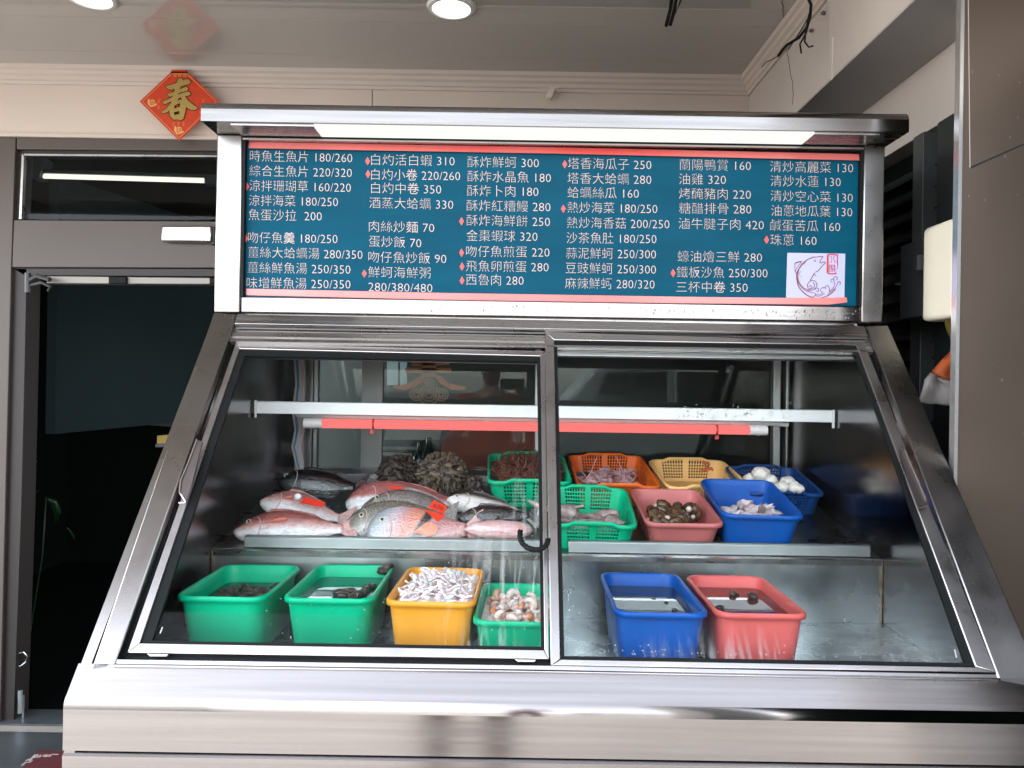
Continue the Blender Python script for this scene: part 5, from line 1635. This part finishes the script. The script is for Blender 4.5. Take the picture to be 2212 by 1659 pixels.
def fish(H, T, yh, yt, hpx, lean, mat_, prof, label, name='fish', bend=0.0, tail=True, dorsal=0.10, pect=None, eye=(.13, .14), eyem=None, thick=1.0, roll=0.0):
    h0, t0 = P(H[0], H[1], yh), P(T[0], T[1], yt)
    ex = t0 - h0; Lh = ex.length; ex.normalize()
    hb = hpx / F * (yh + yt) / 2
    n = DECKN.copy()
    back = Vector((0, 1, DECKS)).normalized()
    ez = n * math.cos(R(lean)) + back * math.sin(R(lean))
    ez = (ez - ex * ez.dot(ex)).normalized()
    ey = ez.cross(ex)
    M = Matrix((ex, ey, ez)).transposed().to_4x4(); M.translation = h0
    b = MB()
    uvl = b.b.loops.layers.uv.new('UVMap')
    NS = 18
    pr_ = PROF[prof]
    st = []
    import bisect
    fine = []
    for i in range(40):
        s = 0.94 * (i / 39) ** 1.25
        k = max(0, min(len(pr_) - 2, bisect.bisect([p[0] for p in pr_], s) - 1))
        a, c = pr_[k], pr_[k + 1]
        f_ = (s - a[0]) / (c[0] - a[0])
        f2 = f_ * f_ * (3 - 2 * f_) * .35 + f_ * .65
        fine.append((s, *[a[q] + (c[q] - a[q]) * f2 for q in (1, 2, 3)]))
    rings = []
    for (s, tp, bt, th) in fine:
        cz = bend * Lh * (0.25 - (s - .5) ** 2) * 1.0
        mid = (tp + bt) / 2 * hb; ha = (tp - bt) / 2 * hb
        ring = []
        for k in range(NS):
            a = 2 * math.pi * k / NS
            ca, sa = math.cos(a), math.sin(a)
            yy = th * hb * thick * ca * (abs(ca) ** 0.15 if ca else 1)
            zz = mid + ha * sa
            v = b.b.verts.new(Vector((s * Lh, yy, zz + cz)))
            ring.append((v, s, .5 + zz / hb))
        rings.append(ring)
    def face(vs):
        try: f = b.b.faces.new([q[0] for q in vs])
        except ValueError: return
        f.smooth = True
        for l, q in zip(f.loops, vs): l[uvl].uv = (q[1], q[2])
    for i in range(len(rings) - 1):
        for k in range(NS): face([rings[i][k], rings[i + 1][k], rings[i + 1][(k + 1) % NS], rings[i][(k + 1) % NS]])
    face(rings[0]); face(rings[-1][::-1])
    def fin(outl, th=.0016, y0=0.0, vy=.6):
        fs = b.prism([Vector((x * Lh, y0 - th / 2, z * hb + bend * Lh * (0.25 - (x - .5) ** 2))) for x, z in outl], (0, th, 0))
        for f in fs:
            for l in f.loops: l[uvl].uv = (l.vert.co.x / Lh, vy)
    if tail:
        fin([(.92, .12), (.97, .20), (1.05, .42), (1.10, .50), (1.07, .2), (1.05, 0), (1.07, -.2), (1.10, -.5), (1.05, -.42), (.97, -.2), (.92, -.12)])
    if dorsal:
        fin([(.26, .46), (.30, .50 + dorsal), (.42, .50 + dorsal * .9), (.55, .44 + dorsal * .8), (.68, .34 + dorsal * .8), (.74, .26 + dorsal * .5), (.76, .24), (.6, .38), (.42, .48)], vy=.85)
        fin([(.60, -.38), (.64, -.42 - dorsal * .8), (.74, -.30 - dorsal * .7), (.78, -.2)], vy=.3)
    # mouth crease and gill cover edge
    o = b.build(name, mat_)
    o.matrix_world = M
    tag(o, label, 'fish', 'fish on the upper deck')
    def surf(s, z):      # point on the viewer side of the flank
        k = min(range(len(fine)), key=lambda i: abs(fine[i][0] - s))
        s_, tp, bt, th = fine[k]
        mid = (tp + bt) / 2; ha = (tp - bt) / 2
        q = max(-.98, min(.98, (z - mid) / ha))
        yy = -th * thick * math.sqrt(1 - q * q) ** 1.15
        return Vector((s * Lh, yy * hb, z * hb + bend * Lh * (0.25 - (s - .5) ** 2)))
    def child(mbx, nm, m):
        c = mbx.build(nm, m); c.parent = o; return c
    if eye:
        re_ = 0.055 * hb
        p = surf(*eye)
        e1 = MB(); e1.blob(p, (re_ * 1.25, re_ * .35, re_ * 1.25), 2); child(e1, 'eye', eyem or EYEG)
        e2 = MB(); e2.blob(p + Vector((0, -re_ * .22, 0)), (re_ * .72, re_ * .3, re_ * .72), 2); child(e2, 'pupil', EYEB)
    gl = MB()
    gl.tube([surf(.19 + .055 * math.cos(t), .02 + .30 * math.sin(t)) for t in (-1.3, -.9, -.5, -.1, .3, .7, 1.1, 1.4)], .0009 + hb * .006, 5)
    child(gl, 'gill_edge', GILL)
    if pect:
        pm, s0, z0, ln, an, sp2 = pect
        f = MB()
        base = surf(s0, z0) + Vector((0, -.003, 0))
        pts = [base]
        for k in range(7):
            a = R(an - sp2 / 2 + sp2 * k / 6)
            lk = ln * (1 - .35 * (k / 3 - 1) ** 2)
            q = surf(min(.9, s0 + lk * math.cos(a)), max(-.42, min(.42, z0 + lk * math.sin(a) * Lh / hb)))
            pts.append(q + Vector((0, -.006, 0)))
        vb = [f.b.verts.new(p) for p in pts]
        for k in range(1, 7): f.b.faces.new((vb[0], vb[k], vb[k + 1]))
        c = child(f, 'pectoral_fin', pm)
        sdm = c.modifiers.new('thickness', 'SOLIDIFY'); sdm.thickness = .0014
    return o, surf
EYEG = mat('eye_silver', (.55, .50, .36, 1), .15); EYEB = mat('eye_black', (.006, .006, .007, 1), .08); GILL = mat('gill_line', (.52, .36, .34, 1), .25)
RSN = fish_mat('red_snapper_skin', (.34, .10, .085, 1), (.62, .33, .30, 1), (.80, .77, .77, 1), 210, split=(.42, .74))[0]
RS2 = fish_mat('rosy_skin', (.42, .17, .15, 1), (.60, .36, .33, 1), (.80, .77, .77, 1), 230, split=(.40, .78))[0]
BLK = fish_mat('black_skin', (.004, .005, .005, 1), (.008, .010, .009, 1), (.05, .06, .055, 1), 150, split=(.1, .4))[0]
PKF = fish_mat('pink_back_skin', (.40, .13, .12, 1), (.55, .30, .29, 1), (.80, .77, .77, 1), 180, split=(.48, .60))[0]
SPK = fish_mat('mottled_grey_skin', (.15, .125, .115, 1), (.26, .22, .20, 1), (.62, .59, .56, 1), 240, (.40, .34, .29, 1), split=(.12, .4))[0]
GRS = fish_mat('grey_scale_skin', (.13, .12, .10, 1), (.26, .235, .20, 1), (.74, .71, .67, 1), 250, (.48, .42, .32, 1), split=(.30, .52))[0]
WBL = fish_mat('silver_belly_skin', (.05, .055, .055, 1), (.50, .42, .36, 1), (.72, .66, .62, 1), 260, split=(.62, .78))[0]
BRN = fish_mat('dark_brown_skin', (.018, .013, .012, 1), (.03, .022, .02, 1), (.16, .13, .12, 1), 200, split=(.1, .3))[0]
# tuskfish with colour zones along the body
TUS, t_, colr, b_, sp_ = fish_mat('tusk_skin', (.40, .17, .16, 1), (.55, .38, .36, 1), (.58, .62, .66, 1), 150, split=(.25, .6))
r2 = t_.nodes.new('ShaderNodeValToRGB'); e = r2.color_ramp.elements
e[0].position = 0.0; e[0].color = (.30, .30, .31, 1); e[1].position = 1.0; e[1].color = (.55, .28, .26, 1)
for ps, c in ((.12, (.34, .36, .39, 1)), (.22, (.46, .38, .40, 1)), (.30, (.50, .28, .28, 1)), (.40, (.62, .22, .16, 1)), (.475, (.60, .25, .18, 1)), (.505, (.045, .04, .04, 1)), (.565, (.05, .045, .045, 1)), (.60, (.62, .36, .34, 1)), (.75, (.55, .25, .24, 1))):
    k = e.new(ps); k.color = c
mm = t_.nodes.new('ShaderNodeMath'); mm.operation = 'MULTIPLY_ADD'; mm.inputs[1].default_value = -.22
mm2 = t_.nodes.new('ShaderNodeMath'); mm2.operation = 'ADD'; mm2.inputs[1].default_value = .13
t_.links.new(sp_.outputs['Y'], mm.inputs[0]); t_.links.new(sp_.outputs['X'], mm.inputs[2]); t_.links.new(mm.outputs[0], mm2.inputs[0]); t_.links.new(mm2.outputs[0], r2.inputs[0])
mr = t_.nodes.new('ShaderNodeMapRange'); mr.inputs[1].default_value = .12; mr.inputs[2].default_value = .42; t_.links.new(sp_.outputs['Y'], mr.inputs[0])
mx = t_.nodes.new('ShaderNodeMix'); mx.data_type = 'RGBA'; t_.links.new(mr.outputs[0], mx.inputs[0]); mx.inputs[6].default_value = (.60, .60, .61, 1); t_.links.new(r2.outputs[0], mx.inputs[7])
t_.links.new(mx.outputs[2], b_.inputs['Base Color'])
OFIN = mat('orange_fin', (.68, .20, .11, 1), .35, col2=(.62, .34, .25, 1), vscale=60)
RFIN = mat('red_fin', (.62, .16, .09, 1), .35)
fish((600, 1042), (778, 1052), 2.20, 2.22, 74, 50, BLK, 'long', 'black fish at the back left, behind the red snappers', eye=(.1, .12))
fish((562, 1082), (744, 1122), 2.04, 2.05, 74, 46, RS2, 'snapper', 'rosy fish carrying a red tag and a white button, second from the front', pect=(RFIN, .27, .10, .10, 20, 30), eye=None)
fa, sfa = fish((505, 1148), (756, 1142), 1.925, 1.945, 84, 42, RSN, 'snapper', 'red snapper with white belly at the front left of the deck', pect=(RFIN, .30, .12, .17, 8, 20), eye=(.13, .2))
fish((748, 1084), (1015, 1096), 2.12, 2.12, 92, 50, PKF, 'blunt', 'large pink backed fish with white snout behind the grey fish', eye=None, bend=.06)
fish((781, 1096), (1010, 1128), 2.03, 2.04, 76, 42, SPK, 'long', 'mottled grey fish with its head on the pink backed fish', bend=.30, eye=(.13, .18))
fish((740, 1142), (972, 1120), 1.965, 1.985, 86, 40, GRS, 'long', 'grey scaled fish with pale mouth between snapper and tuskfish', bend=.20, eye=(.19, .12))
fish((790, 1148), (1022, 1144), 1.905, 1.925, 92, 34, TUS, 'blunt', 'big headed tuskfish with orange fin and black band at the front', bend=.02, pect=(OFIN, .44, -.12, .24, 12, 50), eye=(.155, .22), dorsal=.06)
fish((966, 1078), (1150, 1118), 2.05, 2.06, 58, 46, WBL, 'long', 'slim fish with silver white belly beside the green seaweed basket', eye=(.1, .1), tail=True)
fish((989, 1121), (1152, 1112), 1.955, 1.965, 54, 38, BRN, 'long', 'slim dark brown fish above the pink wrapped fillet', eye=None)
# wrapped pink fillet
b = MB()
WRP = mat('pink_wrapped', (.62, .27, .25, 1), .12, col2=(.66, .55, .55, 1), vscale=30, vstretch=(1, 3, 6), coat=.8, bump=.5, bscale=26)
pts = [P(1003, 1144, 1.90), P(1020, 1142, 1.90), P(1050, 1144, 1.90), P(1085, 1146, 1.90), P(1115, 1146, 1.90), P(1140, 1145, 1.905), P(1150, 1147, 1.91)]
b.tube(pts, [.004, .016, .023, .024, .022, .016, .005], 14)
for v in b.b.verts: v.co += Vector((0, 0, noise.noise(v.co * 60) * .004))
tag(b.build('wrapped_fillet', WRP, smooth=60), 'pink fish fillet in clear wrap at the front right of the fish', 'fillet')
# red price tags
TAGM = mat('red_tag', rgb(214, 48, 22), .4, var=.1, vscale=60)
def ptag(px, Y, label, text=None):
    b = MB()
    pl_ = Pl(P(px[0][0], px[0][1], Y), (0, -.75, .66))
    plate(b, pl_, px, 0, .0012)
    o = tag(b.build('price_tag', TAGM), label, 'price tag', 'red price tags on the fish')
    if text:
        me = text_mesh(text, .0)
        xs = [v.co.x for v in me.vertices]; lo, hi = min(xs), max(xs)
        q = px
        for v in me.vertices:
            s = .18 + .64 * (v.co.x - lo) / (hi - lo); t = .26 + .5 * (v.co.y / .75)
            tl, tr, br_, bl = [Vector(p) for p in q]
            p = (bl.lerp(br_, s)).lerp(tl.lerp(tr, s), t)
            v.co = pl_.hit(p.x, p.y, .001)
        me.materials.clear(); me.materials.append(INK)
        c = bpy.data.objects.new('lettering', me); COL.objects.link(c); c.parent = o; c.matrix_parent_inverse = parent_world(o).inverted()
ptag([(658, 1074), (704, 1085), (694, 1095), (648, 1086)], 1.985, 'red tag lying on the rosy fish')
ptag([(937, 1080), (966, 1094), (959, 1110), (925, 1096)], 1.905, 'red tag with dark handwritten figures above the tuskfish', '630')
ptag([(916, 1100), (944, 1108), (962, 1113), (945, 1127)], 1.885, 'lower red tag leaning on the back of the tuskfish')
ptag([(845, 1049), (871, 1053), (869, 1058), (843, 1055)], 2.045, 'red tag on the pink backed fish behind')
b = MB(); b.blob(P(643, 1073, 1.995), (.010, .005, .009), 2)
tag(b.build('white_button', WHITEP), 'white button stuck on the rosy fish beside its red tag', 'button')

# spiky brown shells
SPI = mat('spiky_shell', (.014, .010, .008, 1), .5, col2=(.05, .033, .022, 1), vscale=45, bump=.5, bscale=60)
SPT = mat('spiky_shell_pale', (.022, .017, .012, 1), .5, col2=(.15, .11, .07, 1), vscale=40, bump=.5, bscale=60)
def spiky(u, v, Y, rx, rz, m, label, n, ln):
    b = MB()
    c = Vector((0, 0, 0))
    r_ = Vector((rx / F * Y, rx / F * Y * .85, rz / F * Y))
    b.blob(c, r_, 4, jit=.35, js=3, seed=u)
    rn = random.Random(int(u))
    for i in range(n):
        d = Vector((rn.gauss(0, 1), rn.gauss(0, 1), rn.gauss(0, 1))).normalized()
        p = Vector((d.x * r_.x, d.y * r_.y, d.z * r_.z)) * .93
        e_ = (d + Vector((rn.gauss(0, .4), rn.gauss(0, .4), rn.gauss(0, .4)))).normalized()
        l_ = ln * rn.uniform(.5, 1.3)
        b.tube([p, p + e_ * l_ * .5, p + e_ * l_ + Vector((0, 0, -l_ * .2))], [l_ * .30, l_ * .22, l_ * .02], 5)
    o = b.build('spiky_shell', m); o.location = P(u, v, Y)
    tag(o, label, 'shell', 'spiky shells at the back of the deck')
spiky(862, 1024, 2.27, 42, 38, SPI, 'dark brown bristly shell at the back, left of the mottled one', 420, .016)
spiky(955, 1024, 2.24, 48, 42, SPT, 'large mottled bristly shell at the back, before the red reflection board', 480, .020)
spiky(1024, 1050, 2.22, 20, 22, SPI, 'small bristly shell between the mottled shell and the green basket', 150, .010)

# ------------------------------------------------------------------ door mat
mb = MB()
FL = Pl((0, 0, 0.0), (0, 0, 1))
q = [(82, 1621), (180, 1624), (180, 1760), (-40, 1760)]
mb.prism([FL.hit(u, v, .016) for u, v in q], (0, 0, -.011))
dm = empty('door_mat', FL.hit(100, 1650), 'dark red door mat with white script in front of the threshold', 'door mat')
mb.build('mat_body', mat('mat_red', rgb(88, 20, 30), .9, var=.2, vscale=60, bump=.3, bscale=300), dm)
mb = MB()
def MT(x, y): return FL.hit(x * .16878 / 1.15732, (1640 + y * .16878) / 1.15732, .0172)
for pts in ([(320, 1620), (380, 1575), (440, 1575), (480, 1545), (430, 1560), (520, 1460), (560, 1455), (500, 1510), (560, 1500), (600, 1460), (590, 1500), (640, 1470), (690, 1460), (660, 1490), (740, 1485), (770, 1455), (865, 1458)],
            [(380, 1550), (430, 1530), (480, 1530)], [(480, 1490), (520, 1490), (570, 1475)], [(640, 1490), (700, 1470), (750, 1465)]):
    ribbon(mb, [MT(x, y) for x, y in pts], .006, n=Vector((0, 0, 1)))
mb.build('script', mat('mat_white', (.6, .55, .52, 1), .8), dm)

# ------------------------------------------------------------------ street side, seen only in reflections
mb = MB(); mb.box((1.70, -0.60, 0), (3.0, 0.1, 3.2))  # unseen column, added to darken what the right-hand steel reflects
tag(mb.build('reflection_column', mat('dark_stone', (.17, .17, .172, 1), .5)), 'added unseen grey square column that darkens reflections in the right-hand steel', 'column')

# parked van beyond the kerb
vn = empty('parked_van', (2.4, -6.0, -.12), 'silver grey van parked beyond the kerb, mirrored in the case glass', 'van')
PAINT = mat('van_paint', (.34, .35, .36, 1), .25, coat=.6)
mb = MB()
prof = [(0.2, .22), (0.15, .7), (0.45, .95), (1.15, 1.75), (1.6, 1.88), (4.6, 1.88), (4.75, 1.6), (4.8, .5), (4.7, .22)]
mb.prism([(x, -6.9, z) for x, z in prof], (0, 1.75, 0)); mb.build('body', PAINT, vn, bevel=.06, seg=3)
for q in ([(1.0, 1.02), (1.28, 1.66), (2.1, 1.72), (2.1, 1.02)], [(2.2, 1.02), (2.2, 1.72), (3.3, 1.72), (3.3, 1.02)], [(3.4, 1.02), (3.4, 1.72), (4.5, 1.70), (4.55, 1.02)]):
    mb = MB(); mb.prism([(x, -5.146, z) for x, z in q], (0, .012, 0)); wn = mb.build('window', mat('van_glass', (.01, .012, .013, 1), .05), vn)
    mb = MB(); ribbon(mb, [Vector((x, -5.130, z)) for x, z in q], .045, n=Vector((0, 1, 0)), closed=True); mb.build('window_trim', STEELB, wn)
for x in (1.05, 3.9):
    mb = MB(); mb.tube([(x, -5.4, .2), (x, -5.10, .2)], .31, 24); wh = mb.build('wheel', RUB, vn, smooth=40)
    mb = MB(); mb.tube([(x, -5.11, .2), (x, -5.085, .2)], .19, 20); mb.build('rim', ALU, wh, smooth=40)

# the photographer, standing behind the camera and mirrored in glass and steel
ps = empty('person', (-.15, -.30, 0), 'person in orange red shirt and dark trousers holding up a phone, mirrored in the glass', 'person')
def skinned(name, chain, edges, m, parent=ps):
    me = bpy.data.meshes.new(name)
    me.from_pydata([c[0] for c in chain], edges, [])
    o = bpy.data.objects.new(name, me); COL.objects.link(o)
    k = o.modifiers.new('skin', 'SKIN')
    for v, c in zip(me.skin_vertices[0].data, chain):
        v.radius = (c[1], c[1] if len(c) < 3 else c[2])
    me.skin_vertices[0].data[0].use_root = True
    k.use_smooth_shade = True
    su = o.modifiers.new('sub', 'SUBSURF'); su.levels = 1; su.render_levels = 2
    me.materials.append(m); o.parent = parent; o.matrix_parent_inverse = parent_world(parent).inverted()
    return o
SKIN = mat('skin', (.34, .19, .135, 1), .5)
px_, py_ = -.15, -.30
V3 = lambda x, y, z: (px_ + x, py_ + y, z)
body = [(V3(0, 0, .95), .13, .10), (V3(0, 0, 1.15), .12, .09), (V3(0, 0, 1.36), .15, .10), (V3(0, .0, 1.47), .055), (V3(0, .01, 1.53), .06), (V3(0, .015, 1.60), .088, .10), (V3(0, .01, 1.69), .075, .085),
        (V3(-.19, 0, 1.38), .05), (V3(-.25, .04, 1.13), .04), (V3(-.02, .24, 1.40), .028), (V3(.05, .26, 1.455), .024, .02),
        (V3(.19, 0, 1.38), .05), (V3(.30, .04, 1.13), .04), (V3(.25, .22, 1.40), .028), (V3(.225, .255, 1.455), .024, .02),
        (V3(-.10, 0, .90), .085), (V3(-.115, .02, .50), .055), (V3(-.12, -.02, .09), .036), (V3(-.12, .12, .035), .032),
        (V3(.10, 0, .90), .085), (V3(.115, .02, .50), .055), (V3(.12, -.02, .09), .036), (V3(.12, .12, .035), .032)]
ed = [(0, 1), (1, 2), (2, 3), (3, 4), (4, 5), (5, 6), (2, 7), (7, 8), (8, 9), (9, 10), (2, 11), (11, 12), (12, 13), (13, 14), (0, 15), (15, 16), (16, 17), (17, 18), (0, 19), (19, 20), (20, 21), (21, 22)]
for base, sx in ((10, 1), (14, -1)):        # fingers and thumb
    b0 = Vector(body[base][0])
    for k in range(5):
        d = Vector((sx * .012, .012, .018 - .012 * k)) if k else Vector((-sx * .018, .01, .02))
        body.append((tuple(b0 + d), .0095)); body.append((tuple(b0 + d + Vector((sx * (.028 if k else .01), .010, .004))), .0085)); body.append((tuple(b0 + d + Vector((sx * (.042 if k else .012), -.004, .006))), .007))
        n0 = len(body) - 3
        ed += [(base, n0), (n0, n0 + 1), (n0 + 1, n0 + 2)]
bo = skinned('body', body, ed, SKIN)
sh = [(V3(0, 0, .90), .17, .13), (V3(0, 0, 1.12), .16, .12), (V3(0, 0, 1.34), .175, .12), (V3(0, 0, 1.43), .075), (V3(-.195, 0, 1.375), .068), (V3(-.245, .03, 1.20), .06), (V3(.195, 0, 1.375), .068), (V3(.285, .03, 1.20), .06)]
skinned('shirt', sh, [(0, 1), (1, 2), (2, 3), (2, 4), (4, 5), (2, 6), (6, 7)], mat('shirt_red', (.34, .045, .02, 1), .8))
tr = [(V3(0, 0, .95), .15, .12), (V3(-.10, 0, .86), .10), (V3(-.115, .02, .50), .072), (V3(-.12, -.015, .08), .058), (V3(.10, 0, .86), .10), (V3(.115, .02, .50), .072), (V3(.12, -.015, .08), .058)]
skinned('trousers', tr, [(0, 1), (1, 2), (2, 3), (0, 4), (4, 5), (5, 6)], mat('trouser_dark', (.018, .022, .028, 1), .8))
mb = MB(); mb.blob(Vector(V3(0, -.012, 1.665)), (.092, .108, .105), 3, jit=.15, js=9)
mb.build('hair', mat('hair_black', (.01, .009, .008, 1), .4), ps)
for sx in (-1, 1):
    mb = MB(); mb.blob(Vector(V3(sx * .032, .112, 1.615)), (.012, .007, .008), 2); mb.build('eye', EYEB, ps)
mb = MB(); mb.tube([V3(0, .112, 1.625), V3(0, .128, 1.59), V3(0, .112, 1.582)], [.008, .013, .008], 8); mb.build('nose', SKIN, ps)
mb = MB(); mb.box((-.080, -.030, 1.462), (.085, -.021, 1.535))
tag(mb.build('mobile_phone', GUN, bevel=.004), 'dark phone held up by the person, behind the lens', 'phone')

# pieces of one kind that stand apart become parts of their own
def split_islands(o):
    me = o.data
    n = len(me.vertices)
    par = list(range(n))
    def find(a):
        while par[a] != a:
            par[a] = par[par[a]]; a = par[a]
        return a
    for e in me.edges:
        a, b = find(e.vertices[0]), find(e.vertices[1])
        if a != b: par[a] = b
    groups = {}
    for i in range(n): groups.setdefault(find(i), []).append(i)
    if len(groups) < 2: return
    keys = list(groups)
    src = bmesh.new(); src.from_mesh(me)
    for gi, k in enumerate(keys):
        bb = src.copy(); bb.verts.ensure_lookup_table()
        keep = set(groups[k])
        bmesh.ops.delete(bb, geom=[v for v in bb.verts if v.index not in keep], context='VERTS')
        m2 = bpy.data.meshes.new(o.name.split('.')[0])
        for m in me.materials: m2.materials.append(m)
        bb.to_mesh(m2); bb.free()
        if gi == 0:
            first = m2
        else:
            c = o.copy(); c.data = m2; c.name = o.name.split('.')[0]; COL.objects.link(c)
    src.free()
    o.data = first
for o in list(SC.objects):
    if o.type == 'MESH' and o.parent and o.name.split('.')[0] in ('window_surround', 'side_panel', 'side_lining', 'slide_block', 'dark_opening', 'lamp_housing', 'upright', 'back_frame', 'roller_guide',
            'clip', 'end_cap', 'beam_body', 'soffit', 'wall_panel', 'frame', 'jamb', 'glazing_bead', 'screw_plug', 'corner_weld', 'inner_header', 'gasket', 'sign_rail', 'panel_edge', 'track_shadow_gap', 'top_track', 'bottom_track', 'sill', 'closer_arm', 'red_diamond', 'etched_mark', 'red_tape'):
        split_islands(o)
